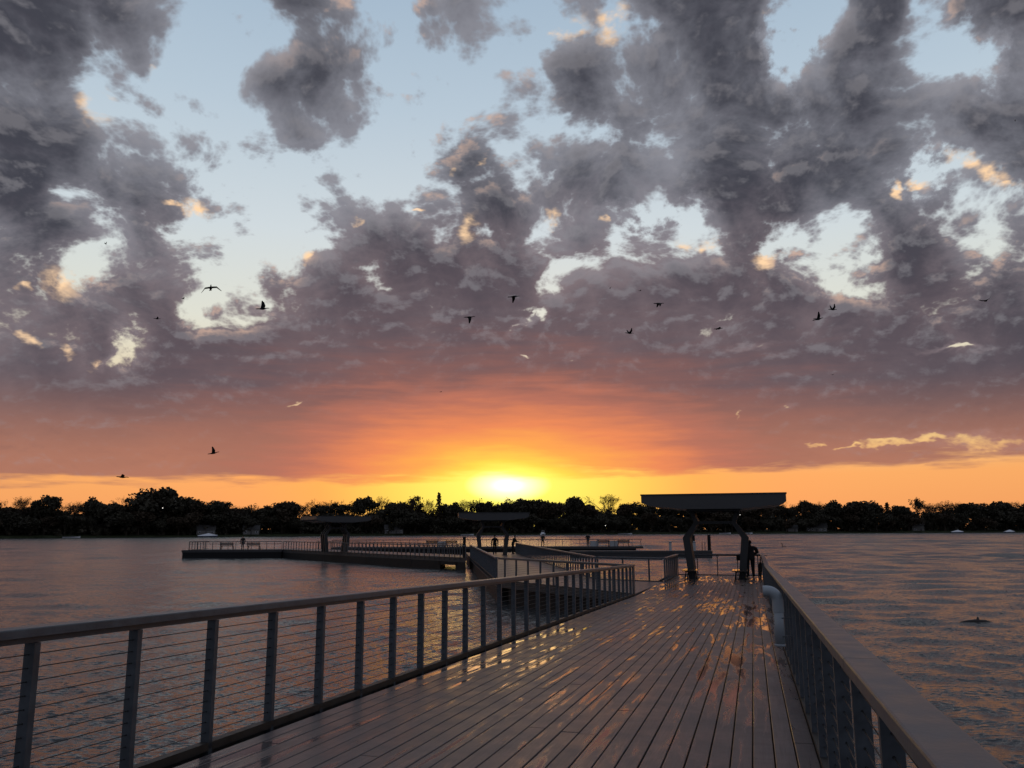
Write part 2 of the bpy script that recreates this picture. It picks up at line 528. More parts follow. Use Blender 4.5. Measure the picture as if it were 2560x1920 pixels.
def make_water():
    m, t, b = new_mat('lake_water')
    g = t.n('ShaderNodeNewGeometry')
    P = g.outputs['Position']
    Pa = t.v('MULTIPLY', P, (0.55, 1.0, 1.0))
    n1 = t.v('SUBTRACT', t.noise(Pa, 1.6, 2.0, 0.6, out=1, dim='2D'), (0.5, 0.5, 0.5))
    n2 = t.v('SUBTRACT', t.noise(Pa, 8.5, 3.0, 0.65, out=1, dim='2D'), (0.5, 0.5, 0.5))
    gust = t.noise(t.v('MULTIPLY', P, (0.02, 0.05, 1.0)), 1.0, 3.0, 0.6, dim='2D')
    px_, py_, pz_ = t.sep(P)
    amp = t.m('MULTIPLY', t.lerp(gust, 0.35, 0.65, 0.75, 1.2), t.smooth(px_, -14.0, 18.0, 0.78, 1.35))
    n = t.v('ADD', t.v('MULTIPLY', n1, (0.34, 0.46, 0.0)), t.v('MULTIPLY', n2, (1.05, 1.55, 0.0)))
    sc = t.v('SCALE', n)
    t.put(sc.node.inputs['Scale'], amp)
    nn = t.v('NORMALIZE', t.v('ADD', g.outputs['Normal'], sc))
    t.put(b.inputs['Normal'], nn)
    b.inputs['Base Color'].default_value = (0.052, 0.055, 0.058, 1)
    b.inputs['Roughness'].default_value = 0.21
    b.inputs['IOR'].default_value = 1.333
    return m
M = {}
M['water'] = make_water()

def make_deck():
    """dark composite boards, rained on: damp all over with standing films of water"""
    m, t, b = new_mat('wet_deck_board')
    g = t.n('ShaderNodeNewGeometry')
    rot = t.n('ShaderNodeVectorRotate', rotation_type='Z_AXIS')
    t.put(rot.inputs['Vector'], g.outputs['Position'])
    rot.inputs['Angle'].default_value = PIER_AZ
    P = rot.outputs[0]                       # x across the boards, y along them
    oi = t.n('ShaderNodeObjectInfo')
    Ps = t.v('ADD', t.v('MULTIPLY', P, (6.6, 0.62, 1.0)), (3.0, 1.0, 0.0))
    rnd = t.m('MULTIPLY', oi.outputs['Random'], 0.9)
    big = t.noise(t.v('MULTIPLY', P, (0.55, 0.16, 1.0)), 1.0, 2.0, 0.5)
    pud = t.noise(Ps, 1.0, 5.0, 0.62, dist=0.6)
    rows = t.noise(t.comb(t.m('MULTIPLY', oi.outputs['Random'], 40.0), 0.0, 0.0), 3.0, 0.0)
    wetv = t.m('ADD', pud, t.m('ADD', t.m('MULTIPLY', t.m('SUBTRACT', big, 0.5), 0.55), t.m('MULTIPLY', t.m('SUBTRACT', rows, 0.5), 0.12)))
    wet = t.smooth(wetv, 0.50, 0.68)
    grain = t.noise(t.v('MULTIPLY', P, (70.0, 2.2, 1.0)), 1.0, 4.0, 0.6)
    blot = t.noise(P, 2.3, 4.0, 0.6)
    c = t.mix(t.lerp(grain, 0.3, 0.7), (0.096, 0.078, 0.078, 1), (0.156, 0.130, 0.128, 1))
    c = t.mix(t.lerp(oi.outputs['Random'], 0, 1, 0.0, 0.70), c, (0.080, 0.068, 0.070, 1))
    c = t.mix(t.m('MULTIPLY', wet, 0.20), c, (0.034, 0.028, 0.026, 1))
    # pairs of screw heads over every joist
    to = t.n('ShaderNodeTexCoord')
    ox, oy, oz = t.sep(to.outputs['Object'])
    wx_, wy_, wz_ = t.sep(P)
    sxx = t.m('SUBTRACT', t.m('ABSOLUTE', ox), 0.050)
    syy = t.m('SUBTRACT', t.m('PINGPONG', wy_, 0.305), 0.0)
    sd = t.m('SQRT', t.m('MULTIPLY_ADD', sxx, sxx, t.m('MULTIPLY', syy, syy)))
    c = t.mix(t.smooth(sd, 0.0075, 0.0045), c, (0.010, 0.009, 0.009, 1))
    t.put(b.inputs['Base Color'], c)
    dry = t.lerp(blot, 0.3, 0.7, 0.34, 0.50)
    rough = t.m('ADD', t.m('MULTIPLY', dry, t.m('SUBTRACT', 1.0, wet)), t.m('MULTIPLY', wet, 0.09))
    t.put(b.inputs['Roughness'], rough)
    b.inputs['IOR'].default_value = 1.40
    bp = t.n('ShaderNodeBump')
    bp.inputs['Distance'].default_value = 0.004
    t.put(bp.inputs['Strength'], t.m('MULTIPLY', t.m('SUBTRACT', 1.0, wet), 0.30))
    t.put(bp.inputs['Height'], t.m('ADD', grain, t.m('MULTIPLY', blot, 0.6)))
    t.put(b.inputs['Normal'], bp.outputs[0])
    return m
M['deck'] = make_deck()
def make_plain_deck():
    m = M['deck'].copy()
    m.name = 'damp_platform_board'
    b = next(n for n in m.node_tree.nodes if n.type == 'BSDF_PRINCIPLED')
    for l in list(b.inputs['Roughness'].links): m.node_tree.links.remove(l)
    b.inputs['Roughness'].default_value = 0.42
    b.inputs['Specular IOR Level'].default_value = 0.32
    return m
M['deck2'] = make_plain_deck()
M['frame'] = simple_mat('dark_steel_framing', (0.012, 0.012, 0.013), 0.7, spec=0.2)
M['hull'] = simple_mat('black_pontoon_plastic', (0.010, 0.010, 0.011), 0.65, spec=0.25)
M['fascia'] = simple_mat('grey_fascia_board', (0.034, 0.033, 0.035), 0.6, scale=3.0)
M['steel'] = simple_mat('blue_grey_painted_steel', (0.058, 0.067, 0.079), 0.45, metal=0.0, scale=9.0, var=0.30)
M['cap'] = simple_mat('weathered_grey_rail_cap', (0.084, 0.093, 0.106), 0.42, scale=7.0, var=0.26, bump=0.12, spec=0.4)
M['cable'] = simple_mat('dark_wire_rope', (0.05, 0.048, 0.046), 0.45, metal=0.6, scale=20)
M['kerb'] = simple_mat('timber_kerb', (0.024, 0.021, 0.018), 0.6, scale=7.0, var=0.35)
M['pvc'] = simple_mat('grey_plastic_pipe', (0.30, 0.33, 0.36), 0.38, scale=3.0, var=0.06)
M['dark'] = simple_mat('shelter_dark_steel', (0.020, 0.021, 0.023), 0.5, scale=2.0, var=0.15)
M['roof'] = simple_mat('shelter_roof_sheet', (0.045, 0.044, 0.046), 0.45, scale=2.0, var=0.12)
M['bench'] = simple_mat('dark_bench_timber', (0.035, 0.030, 0.027), 0.10, scale=8.0, var=0.3)
M['glaze'] = simple_mat('pale_grey_pedestal', (0.40, 0.41, 0.42), 0.5, scale=3.0, var=0.1)
M['bank'] = simple_mat('dark_grass_bank', (0.030, 0.036, 0.018), 0.95, scale=0.2, var=0.4, spec=0.1)
M['leaf'] = simple_mat('dark_foliage', (0.050, 0.044, 0.031), 0.8, scale=0.35, var=0.45, spec=0.15)
M['leaf2'] = simple_mat('autumn_foliage', (0.060, 0.044, 0.030), 0.8, scale=0.35, var=0.4, spec=0.15)
M['bark'] = simple_mat('dark_bark', (0.045, 0.036, 0.028), 0.9, scale=1.5, var=0.3, spec=0.1)
M['wall'] = simple_mat('house_wall_paint', (0.16, 0.15, 0.14), 0.8, scale=0.8, var=0.1)
M['shingle'] = simple_mat('roof_shingle', (0.075, 0.070, 0.068), 0.85, scale=1.5, var=0.2)
M['pane'] = simple_mat('dark_window_glass', (0.010, 0.012, 0.014), 0.08)
M['boatcover'] = simple_mat('white_boat_cover', (0.72, 0.73, 0.76), 0.55, scale=1.2, var=0.08)
M['boathull'] = simple_mat('blue_boat_hull', (0.035, 0.05, 0.10), 0.3, scale=1.0, var=0.1)
M['bird'] = simple_mat('black_plumage', (0.012, 0.012, 0.012), 0.7, spec=0.2)
M['log'] = simple_mat('wet_driftwood', (0.022, 0.017, 0.013), 0.5, scale=9)

# ------------------------------------------------------------------ water: one sheet with real waves
def build_water():
    half = R(52)
    cols = np.concatenate([np.linspace(-half, half, 620), np.linspace(half, 2 * math.pi - half, 70)[1:]])[:-1]
    nc = len(cols)
    rows = np.concatenate([[0.0], np.geomspace(1.2, 5200.0, 760)])
    nr = len(rows)
    rr, aa = np.meshgrid(rows, cols, indexing='ij')
    x, y = rr * np.sin(aa), rr * np.cos(aa)
    z = np.zeros_like(x)
    spacing = np.maximum(rr * (math.log(5200 / 1.2) / 760), 0.02)
    nw = 84
    for i in range(nw):
        lam = 0.34 * (60.0 / 0.34) ** ((i + rng.random()) / nw)
        th = R(200) + rng.normal(0, 0.6)
        kx, ky = math.sin(th) * 2 * math.pi / lam, math.cos(th) * 2 * math.pi / lam
        amp = 0.036 * lam / (2 * math.pi)
        q = lam / spacing
        fade = np.clip((q - 2.6) / 3.0, 0, 1) * np.clip(1.0 - (q - 5.5) / 8.0, 0.02, 1)
        ph = kx * x + ky * y + rng.random() * 6.283
        z += amp * fade * (np.sin(ph) + 0.18 * np.cos(2 * ph))
    z *= np.clip((rr - 0.5) / 3.0, 0, 1)
    z *= 0.82 + 0.22 * np.sin(x * 0.05 + 1.3 + 0.6 * np.sin(y * 0.031)) * np.sin(y * 0.043 + 0.4)
    z *= 0.62 + 0.50 * np.clip((x + 12.0) / 30.0, 0, 1)        # calmer in the lee of the pier
    z = np.where(rr > 230, z * np.clip((560 - rr) / 330, 0, 1), z)
    co = np.stack([x, y, z], -1).reshape(-1, 3).astype(np.float32)
    i0 = np.arange(nr - 1)[:, None] * nc
    j = np.arange(nc)[None, :]
    j1 = (j + 1) % nc
    quads = np.stack([i0 + j, i0 + j1, i0 + nc + j1, i0 + nc + j], -1)[1:].reshape(-1, 4)[:, ::-1]
    me = bpy.data.meshes.new('water')
    me.vertices.add(len(co))
    me.vertices.foreach_set('co', co.ravel())
    me.loops.add(quads.size)
    me.loops.foreach_set('vertex_index', quads.ravel().astype(np.int32))
    me.polygons.add(len(quads))
    me.polygons.foreach_set('loop_start', np.arange(0, quads.size, 4, dtype=np.int32))
    me.polygons.foreach_set('loop_total', np.full(len(quads), 4, np.int32))
    me.polygons.foreach_set('use_smooth', np.ones(len(quads), bool))
    me.materials.append(M['water'])
    me.update(calc_edges=True)
    o = link('water', me)
    tag(o, 'wide rippled lake reflecting the sunset around the pier', 'water', kind='structure')
build_water()

# ------------------------------------------------------------------ far shore
SHORE = [(-3200, 620), (-1200, 430), (-600, 420), (-300, 440), (-200, 515), (-80, 590), (0, 630), (150, 672), (300, 690), (480, 690), (700, 676), (1300, 660), (3200, 900)]
def shore_y(x):
    for (x0, y0), (x1, y1) in zip(SHORE, SHORE[1:]):
        if x0 <= x <= x1:
            k = (x - x0) / (x1 - x0)
            return y0 + (y1 - y0) * k
    return SHORE[-1][1]
def on_shore(px, back):
    """point on the far bank in the direction of column px, back metres behind the water's edge"""
    d = ray(px, 1326.0)
    k = d.x / d.y
    y = 600.0
    for _ in range(30):
        y = shore_y(k * y) + back
    return Vector((k * y, y, 0.0))
def bank_z(back):
    return 0.9 + 1.6 * min(1.0, max(0.0, back) / 40.0)

def build_bank():
    xs = np.concatenate([np.linspace(-3200, -700, 12)[:-1], np.linspace(-700, 900, 120), np.linspace(900, 3200, 12)[1:]])
    prof = [(-3.0, -0.6), (0.0, -0.15), (0.35, 0.55), (3.0, 0.9), (15, 1.5), (45, 2.5), (160, 3.0), (700, 4.0), (3500, 4.0)]
    mb = MB()
    vs, n = [], len(prof)
    for x in xs:
        wob = 1.6 * math.sin(x * 0.071) + 0.9 * math.sin(x * 0.23 + 1)
        for b, z in prof:
            vs.append((float(x), shore_y(float(x)) + b + wob, z + (0.25 * math.sin(x * 0.05 + b) if b > 2 else 0)))
    fs = []
    for i in range(len(xs) - 1):
        for j in range(n - 1):
            fs.append((i * n + j, (i + 1) * n + j, (i + 1) * n + j + 1, i * n + j + 1))
    mb.add(vs, fs)
    o = mb.build('far_bank', M['bank'], smooth=True)
    tag(o, 'low dark grassy bank along the far side of the lake', 'ground', kind='structure')
build_bank()

# ------------------------------------------------------------------ pier: coordinates
RAMP_END = 30.25
def deck_z(t):
    return max(DZ, DZ + (RAMP_END - t) * 0.02524)
def pier(t, lat, h=0.0):
    return Vector((t * PS + lat * PC, t * PC - lat * PS, deck_z(t) + h))
LAT_L, LAT_R = -4.14, 0.425            # lines of the two long railings

# ------------------------------------------------------------------ main walkway with its boards
walk = empty('boardwalk', pier(0, 0))
walk.rotation_euler = (0, 0, -PIER_AZ)
tag(walk, 'long wet plank walkway sloping down to the shelter at its end', 'boardwalk', kind='structure')
inv_walk = Matrix.Rotation(PIER_AZ, 4, 'Z') @ Matrix.Translation(-pier(0, 0))

PITCH, BW, BT = 0.1555, 0.1445, 0.032
def board_mesh():
    mb = MB()
    c = 0.004
    prof = [(-BW / 2, -BT), (BW / 2, -BT), (BW / 2, -c), (BW / 2 - c, 0), (-BW / 2 + c, 0), (-BW / 2, -c)]
    n = len(prof)
    vs = [(x, 0.0, z) for x, z in prof] + [(x, 1.0, z) for x, z in prof]
    mb.add(vs, [tuple(range(n)), tuple(range(2 * n - 1, n - 1, -1))] + [(i, n + i, n + (i + 1) % n, (i + 1) % n) for i in range(n)])
    me = mb.mesh('plank', M['deck'])
    bm = bmesh.new(); bm.from_mesh(me); bmesh.ops.recalc_face_normals(bm, faces=bm.faces); bm.to_mesh(me); bm.free()
    return me
plank = board_mesh()
nrow = int((LAT_R - 0.04 - (LAT_L + 0.02)) / PITCH)
row0 = LAT_R - 0.045 - BW / 2
for i in range(nrow):
    lat = row0 - i * PITCH
    spans = []
    for a0, a1, L in ((-2.5, RAMP_END - 0.003, 6.1), (RAMP_END + 0.003, 44.0, 6.1)):
        p = a0
        nx = a0 + random.choice([1.2, 2.4, 3.6, 4.8, 5.6, 6.1]) + random.uniform(-0.15, 0.15)
        while p < a1 - 0.05:
            e = min(nx, a1)
            if a1 - e < 0.6: e = a1
            spans.append((p + 0.004, e - 0.004))
            p = e
            nx = p + L
    for p, e in spans:
        o = link('plank', plank, walk)
        z0, z1 = deck_z(p), deck_z(e)
        o.location = inv_walk @ pier(p, lat, random.uniform(-0.0015, 0.0015))
        o.rotation_euler = (math.atan2(z1 - z0, e - p) + random.uniform(-2e-4, 2e-4), random.uniform(-0.006, 0.006), 0)
        o.scale = (1, e - p, 1)
# steel framing under the boards, seen black through the joints
mb = MB()
for a0, a1 in ((-2.5, RAMP_END), (RAMP_END, 44.0)):
    q = [pier(a0, LAT_L + 0.02), pier(a0, LAT_R - 0.03), pier(a1, LAT_R - 0.03), pier(a1, LAT_L + 0.02)]
    mb.hexa([inv_walk @ (p - Vector((0, 0, 0.30))) for p in q], [inv_walk @ (p - Vector((0, 0, 0.060))) for p in q])
mb.build('framing', M['frame'], walk)
mb = MB()
for lat in (LAT_L - 0.05, LAT_R + 0.05):
    for a0, a1 in ((-2.5, RAMP_END), (RAMP_END, 44.05)):
        mb.beam(inv_walk @ pier(a0, lat, -0.20), inv_walk @ pier(a1, lat, -0.20), 0.06, 0.36)
mb.beam(inv_walk @ pier(44.03, LAT_L, -0.2), inv_walk @ pier(44.03, LAT_R, -0.2), 0.05, 0.36)
mb.build('edge_beam', M['fascia'], walk)
for k, t_ in enumerate((6.0, 14.0, 22.0, 29.0, 36.0, 42.5)):
    mb = MB()
    for lat in (LAT_L + 0.45, LAT_R - 0.45):
        p = inv_walk @ pier(t_, lat, -0.3)
        mb.tube([p, (p.x, p.y, p.z - 5.0)], 0.16, 10)
    p0, p1 = inv_walk @ pier(t_, LAT_L + 0.15, -0.42), inv_walk @ pier(t_, LAT_R - 0.15, -0.42)
    mb.beam(p0, p1, 0.22, 0.22)
    mb.build('pile_bent', M['frame'], walk)

# ------------------------------------------------------------------ level platforms
def platform(name, poly, label, thick=0.30, hull=True, gaps=(), inset=0.12, z=DZ):
    root = empty(name, (poly[0][0], poly[0][1], z))
    tag(root, label, 'platform', kind='structure')
    off = Vector((poly[0][0], poly[0][1], z))
    loc = [(x - off.x, y - off.y) for x, y in poly]
    mb = MB(); mb.prism(loc, -0.05, 0.0)
    mb.build('deck_surface', M['deck2'], root)
    mb = MB(); mb.prism([(x * 0.9995 + 0.0, y * 0.9995) for x, y in loc], -thick, -0.052)
    mb.build('edge_band', M['fascia'], root)
    if hull:
        cx = sum(p[0] for p in loc) / len(loc); cy = sum(p[1] for p in loc) / len(loc)
        ins = []
        for x, y in loc:
            d = Vector((cx - x, cy - y)); L = d.length
            d = d / L * min(inset * 2, L * 0.5)
            ins.append((x + d.x, y + d.y))
        mb = MB(); mb.prism(ins, -z - 0.4, -thick - 0.002)
        mb.build('pontoon_hull', M['hull'], root)
    return root

A = pier(RAMP_END, LAT_L); A2 = pier(37.7, LAT_L + 0.35); 
NN = Vector((-0.73, 38.9, 0)); WR0 = Vector((3.85, 39.4, 0)); WL1 = Vector((-3.7, 73.5, 0)); WR1 = Vector((0.20, 88.0, 0))
WLE = Vector((-4.9, 88.0, 0))
SHL = pier(37.7, LAT_L + 0.36)
platform('corner_platform', [(A.x - 0.05, A.y), (A.x + 0.12, A.y + 0.42), (SHL.x - 0.06, SHL.y), (WR0.x, WR0.y), (NN.x, NN.y)], 'low corner platform joining the plank walkway to the walkway on its left', inset=0.35)
platform('middle_walkway', [(NN.x, NN.y + 0.01), (WR0.x, WR0.y + 0.01), (WR1.x, WR1.y), (WLE.x, WLE.y), (WL1.x, WL1.y)], 'wet middle walkway running out to the second shelter', inset=0.3)
W3 = [(-3.9, 70.2), (-28.6, 105.2), (-25.2, 109.2), (-4.6, 80.0)]
def clip_w3():
    """the left walkway has a gap in its floats that lets the bright water show through"""
    root = empty('left_walkway', (W3[0][0], W3[0][1], DZ))
    tag(root, 'long dark floating walkway leading to the left platform', 'platform', kind='structure')
    o = Vector((W3[0][0], W3[0][1], DZ))
    ccw = [W3[0], W3[3], W3[2], W3[1]]
    loc = [(x - o.x, y - o.y) for x, y in ccw]
    mb = MB(); mb.prism(loc, -0.05, 0); mb.build('deck_surface', M['deck2'], root)
    mb = MB(); mb.prism([(x * 0.9995, y * 0.9995) for x, y in loc], -0.34, -0.052); mb.build('edge_band', M['fascia'], root)
    f0, f1, b1, b0 = [Vector((x - o.x, y - o.y)) for x, y in W3]
    for k0, k1 in ((0.0, 0.038), (0.097, 0.22), (0.221, 0.44), (0.441, 0.7), (0.701, 1.0)):
        q = [f0.lerp(f1, k0), b0.lerp(b1, k0), b0.lerp(b1, k1), f0.lerp(f1, k1)]
        mb = MB(); mb.prism([(p.x, p.y) for p in q], -DZ - 0.4, -0.342); mb.build('pontoon_hull', M['hull'], root)
    q = [f0.lerp(f1, 0.03), b0.lerp(b1, 0.03), b0.lerp(b1, 0.105), f0.lerp(f1, 0.105)]
    mb = MB(); mb.prism([(p.x, p.y) for p in q], -0.62, -0.345); mb.build('cross_beam', M['hull'], root)
clip_w3()
L1 = [(-41.0, 104.6), (-28.7, 105.0), (-25.3, 109.4), (-28.0, 112.0), (-41.0, 111.5)]
platform('left_platform', L1, 'square dark platform at the left end of the pier', inset=0.05)
platform('far_platform', [(-25.3, 117.8), (7.4, 116.6), (18.0, 116.2), (18.0, 122.5), (-25.3, 124.0)], 'long far platform behind the middle walkway', thick=0.28, inset=0.5)
mb = MB()
fd = empty('floating_dock', (6.9, 102.0, 0))
tag(fd, 'low grey floating dock right of the middle walkway, with pedestals on it', 'dock', kind='structure')
mb = MB(); mb.prism([(0, 0), (17.0, -1.0), (17.2, 2.2), (0.2, 3.2)], 0.52, 0.80); mb.build('deck_surface', M['fascia'], fd)
mb = MB(); mb.prism([(0.05, 0.06), (16.95, -0.94), (17.1, 2.1), (0.25, 3.1)], -0.3, 0.518); mb.build('pontoon_hull', M['fascia'], fd)

# ------------------------------------------------------------------ railings
def railing(name, pts, label, spacing=0.872, cables=11, rail_h=1.04, endpost=False, kerb=True, mid=None, start=0.0, capw=0.15, joints=()):
    """pts: points at deck level; straight runs between them"""
    pts = [Vector(p) for p in pts]
    root = empty(name, pts[0])
    tag(root, label, 'railing')
    o = pts[0]
    loc = [p - o for p in pts]
    up = Vector((0, 0, 1))
    # rail cap in lengths
    for a, b in zip(loc, loc[1:]):
        L = (b - a).length
        cuts = [0.0] + [j for j in joints if 0.3 < j < L - 0.3] + [L]
        d = (b - a) / L
        for c0, c1 in zip(cuts, cuts[1:]):
            mb = MB(); mb.beam(a + d * (c0 + 0.004) + up * (rail_h - 0.026), a + d * (c1 - 0.004) + up * (rail_h - 0.026), capw, 0.052, 0.009)
            mb.build('rail_cap', M['cap'], root)
        mb = MB(); mb.beam(a + up * (rail_h - 0.073), b + up * (rail_h - 0.073), 0.060, 0.036)
        mb.build('under_rail', M['steel'], root)
        if mid:
            mb = MB(); mb.beam(a + up * mid, b + up * mid, 0.05, 0.05)
            mb.build('middle_rail', M['steel'], root)
        if kerb:
            mb = MB(); mb.beam(a + up * 0.004, b + up * 0.004, 0.075, 0.062)
            mb.build('kerb', M['kerb'], root)
        dd = Vector((d.x, d.y, 0)).normalized()
        rz = math.atan2(dd.y, dd.x)
        n0 = MB(); n0.box((0, 0, (rail_h - 0.094) / 2 - 0.10), (0.045, 0.075, rail_h - 0.094 + 0.20))
        n0.box((0, -0.0, -0.11), (0.09, 0.11, 0.012))
        if cables >= 8:
            n0.cur = 1
            for c in range(cables):
                h = 0.105 + c * 0.0775
                n0.tube([(-0.0235, 0, h), (0.0235, 0, h)], 0.0055, 6)
        pm = n0.mesh('post', [M['steel'], M['frame']])
        s = start
        while s <= L + 0.01:
            p = link('post', pm, root)
            p.location = a + d * s
            p.rotation_euler = (0, 0, rz)
            s += spacing
        for c in range(cables):
            h = 0.105 + c * (0.0775 if cables >= 8 else 0.85 / max(1, cables))
            mb = MB(); mb.tube([a + up * h, b + up * h], 0.0032, 5)
            mb.build('cable', M['cable'], root)
    if endpost:
        a, b = loc[-2], loc[-1]
        d = (b - a).normalized()
        s = d.cross(up).normalized()
        mb = MB(); mb.beam(b + d * 0.03 - up * 0.25, b + d * 0.03 + up * (rail_h - 0.054), 0.34, 0.05, up=s)
        mb.build('end_panel', M['steel'], root)
    return root

railing('railing', [pier(-2.87, LAT_L), pier(RAMP_END - 0.05, LAT_L)], 'long cable railing on the left side of the plank walkway', start=0.03, endpost=True, joints=(6.1, 12.2, 18.3, 24.4))
rr = railing('railing', [pier(-2.87, LAT_R), pier(RAMP_END, LAT_R), pier(43.75, LAT_R)], 'long cable railing on the right side with a wide grey cap', start=0.03, joints=(0.9, 6.85, 13.0, 19.1, 25.2))
railing('railing', [pier(43.75, LAT_L + 0.42), pier(43.75, LAT_R - 0.09)], 'short railing across the far end of the walkway beyond the first shelter', spacing=0.98, cables=5)
railing('railing', [SHL + Vector((0, 0, 0)), pier(43.6, LAT_L + 0.42)], 'short side railing left of the first shelter', cables=11)
railing('railing', [Vector((WR0.x + 0.1, WR0.y, DZ)), SHL + Vector((-0.1, 0, 0))], 'short railing facing the walkway just left of the first shelter', cables=9, spacing=1.35)
railing('railing', [A + Vector((-0.1, 0.12, 0)), Vector((NN.x + 0.1, NN.y - 0.1, DZ))], 'diagonal railing along the near edge of the corner platform', spacing=1.02, cables=9)
railing('railing', [Vector((NN.x, NN.y, DZ)), Vector((WL1.x, WL1.y, DZ))], 'railing on the left side of the middle walkway', cables=5)
railing('railing', [Vector((WR0.x, WR0.y, DZ)), Vector((0.30, 84.0, DZ))], 'railing on the right side of the middle walkway with a pale cap', cables=5)
railing('railing', [Vector((W3[0][0], W3[0][1], DZ)), Vector((W3[1][0], W3[1][1], DZ))], 'long railing along the near side of the left floating walkway', cables=3, spacing=0.872)
railing('railing', [Vector((-4.7, 79.6, DZ)), Vector((-25.3, 108.8, DZ))], 'railing along the far side of the left floating walkway', cables=0, spacing=0.95)
railing('railing', [Vector((-40.1, 104.7, DZ)), Vector((-28.7, 105.05, DZ))], 'double railing along the front of the left platform', cables=0, mid=0.72, spacing=0.95)
railing('railing', [Vector((-40.15, 104.75, DZ)), Vector((-40.15, 111.3, DZ))], 'railing across the outer left end of the left platform', cables=0, spacing=0.95)
railing('railing', [Vector((-25.2, 117.9, DZ)), Vector((6.9, 116.75, DZ)), Vector((17.9, 116.4, DZ))], 'long railing along the front of the far platform', cables=0, spacing=1.2)

# ------------------------------------------------------------------ shelters
def make_shelter():
    """butterfly roof on three pairs of kinked steel legs"""
    root = empty('pier_shelter')
    W, D, zt = 6.35, 4.6, 3.17
    # roof: a thick plate with a belly, deepest along the middle third
    prof = [(-W / 2, zt + 0.30), (-W / 2 + 0.35, zt + 0.16), (-W * 0.20, zt), (W * 0.20, zt), (W / 2 - 0.35, zt + 0.16), (W / 2, zt + 0.30), (W / 2, zt + 0.62), (-W / 2, zt + 0.62)]
    mb = MB()
    n = len(prof)
    vs = [(x, -D / 2, z) for x, z in prof] + [(x, D / 2, z) for x, z in prof]
    mb.add(vs, [tuple(range(n)), tuple(range(2 * n - 1, n - 1, -1))] + [(i, n + i, n + (i + 1) % n, (i + 1) % n) for i in range(n)])
    rf = mb.build('roof', M['roof'], root)
    mb = MB()
    for s in (-1, 1):
        mb.box((0, s * (D / 2 + 0.012), zt + 0.655), (W + 0.06, 0.03, 0.07))
        mb.box((s * (W / 2 + 0.012), 0, zt + 0.655), (0.03, D - 0.02, 0.07))
    mb.build('edge_trim', M['dark'], rf)
    mb = MB()
    for k in range(5):
        mb.box((0, -D / 2 + 0.5 + k * (D - 1.0) / 4, zt - 0.045), (W * 0.38, 0.12, 0.085))
    mb.build('ceiling_rib', M['dark'], rf)
    for s in (-1, 1):
        for k in range(3):
            y = -0.5 + k * 0.5
            mb = MB()
            path = [(s * 1.12, 0.0), (s * 1.33, 1.88), (s * 0.85, 2.58), (s * 1.08, zt + 0.02)]
            wid = [0.31, 0.34, 0.22, 0.20]
            th = 0.10
            lv = []
            for i, (x, z) in enumerate(path):
                w = wid[i] / 2
                lv += [(x - w, y - th, z), (x + w, y - th, z), (x + w, y + th, z), (x - w, y + th, z)]
            for i in range(3):
                a, b = lv[i * 4:i * 4 + 4], lv[i * 4 + 4:i * 4 + 8]
                mb.hexa(a, b)
            mb.build('leg', M['dark'], root)
            mb = MB(); mb.box((s * 1.12, y, 0.012), (0.56, 0.42, 0.022)); mb.build('base_plate', M['dark'], root)
    for k in range(3):
        mb = MB(); mb.box((0, -0.5 + k * 0.5, 2.58), (1.56, 0.09, 0.13)); mb.build('tie_beam', M['dark'], root)
    return root
def place_shelter(root, loc, rz, label):
    root.location = loc
    root.rotation_euler = (0, 0, rz)
    tag(root, label, 'shelter', 'butterfly-roofed shelters on the pier')
sh = make_shelter()
sh1 = pier(40.9, -1.66)
place_shelter(sh, sh1, -PIER_AZ, 'nearest shelter with flat dark roof on kinked legs, at the end of the plank walkway')
s2 = copy_tree(sh); place_shelter(s2, Vector((-1.85, 78.0, DZ)), R(5), 'second shelter standing over the middle walkway, behind the two anglers')
s3 = copy_tree(sh); place_shelter(s3, Vector((-19.5, 92.6, DZ)), R(35), 'third shelter standing over the left floating walkway, three slim legs on each side')

# ------------------------------------------------------------------ benches
def make_bench(backrest=False):
    root = empty('bench')
    nsl = 4 if backrest else 6
    for k in range(nsl):
        yk = -0.165 + k * 0.11 - (nsl - 4) * 0.055
        mb = MB(); mb.beam((-0.85, yk, 0.445), (0.85, yk, 0.445), 0.10, 0.04, 0.005)
        mb.build('seat_slat', M['bench'], root)
    if backrest:
        for k in range(3):
            mb = MB(); mb.beam((-0.85, 0.235 + k * 0.02, 0.58 + k * 0.12), (0.85, 0.235 + k * 0.02, 0.58 + k * 0.12), 0.035, 0.10)
            mb.build('backrest_slat', M['bench'], root)
    for s in (-1, 1):
        mb = MB()
        mb.beam((s * 0.7, -0.15, 0.42), (s * 0.78, -0.22, 0.0), 0.06, 0.05, up=Vector((0, 1, 0)))
        mb.beam((s * 0.7, 0.15, 0.42), (s * 0.78, 0.22, 0.0), 0.06, 0.05, up=Vector((0, 1, 0)))
        mb.beam((s * 0.7, -0.2, 0.405), (s * 0.7, 0.2, 0.405), 0.06, 0.035)
        if backrest:
            mb.beam((s * 0.7, 0.22, 0.40), (s * 0.7, 0.29, 0.90), 0.05, 0.03, up=Vector((0, 1, 0)))
        mb.build('leg', M['frame'], root)
    return root
def put_bench(b, loc, rz, label):
    b.location = loc; b.rotation_euler = (0, 0, rz)
    tag(b, label, 'bench', 'benches on the pier')
b0 = make_bench(False)
b1 = make_bench(True)
put_bench(b0, pier(39.35, -2.78), -PIER_AZ + R(90), 'backless bench around the left leg of the nearest shelter, its end shining')
put_bench(copy_tree(b0), pier(39.35, -0.62), -PIER_AZ + R(90), 'backless bench at the right leg of the nearest shelter, beside the standing person')
put_bench(b1, Vector((-35.7, 105.6, DZ)), R(180), 'dark bench with backrest left of the person on the left platform')
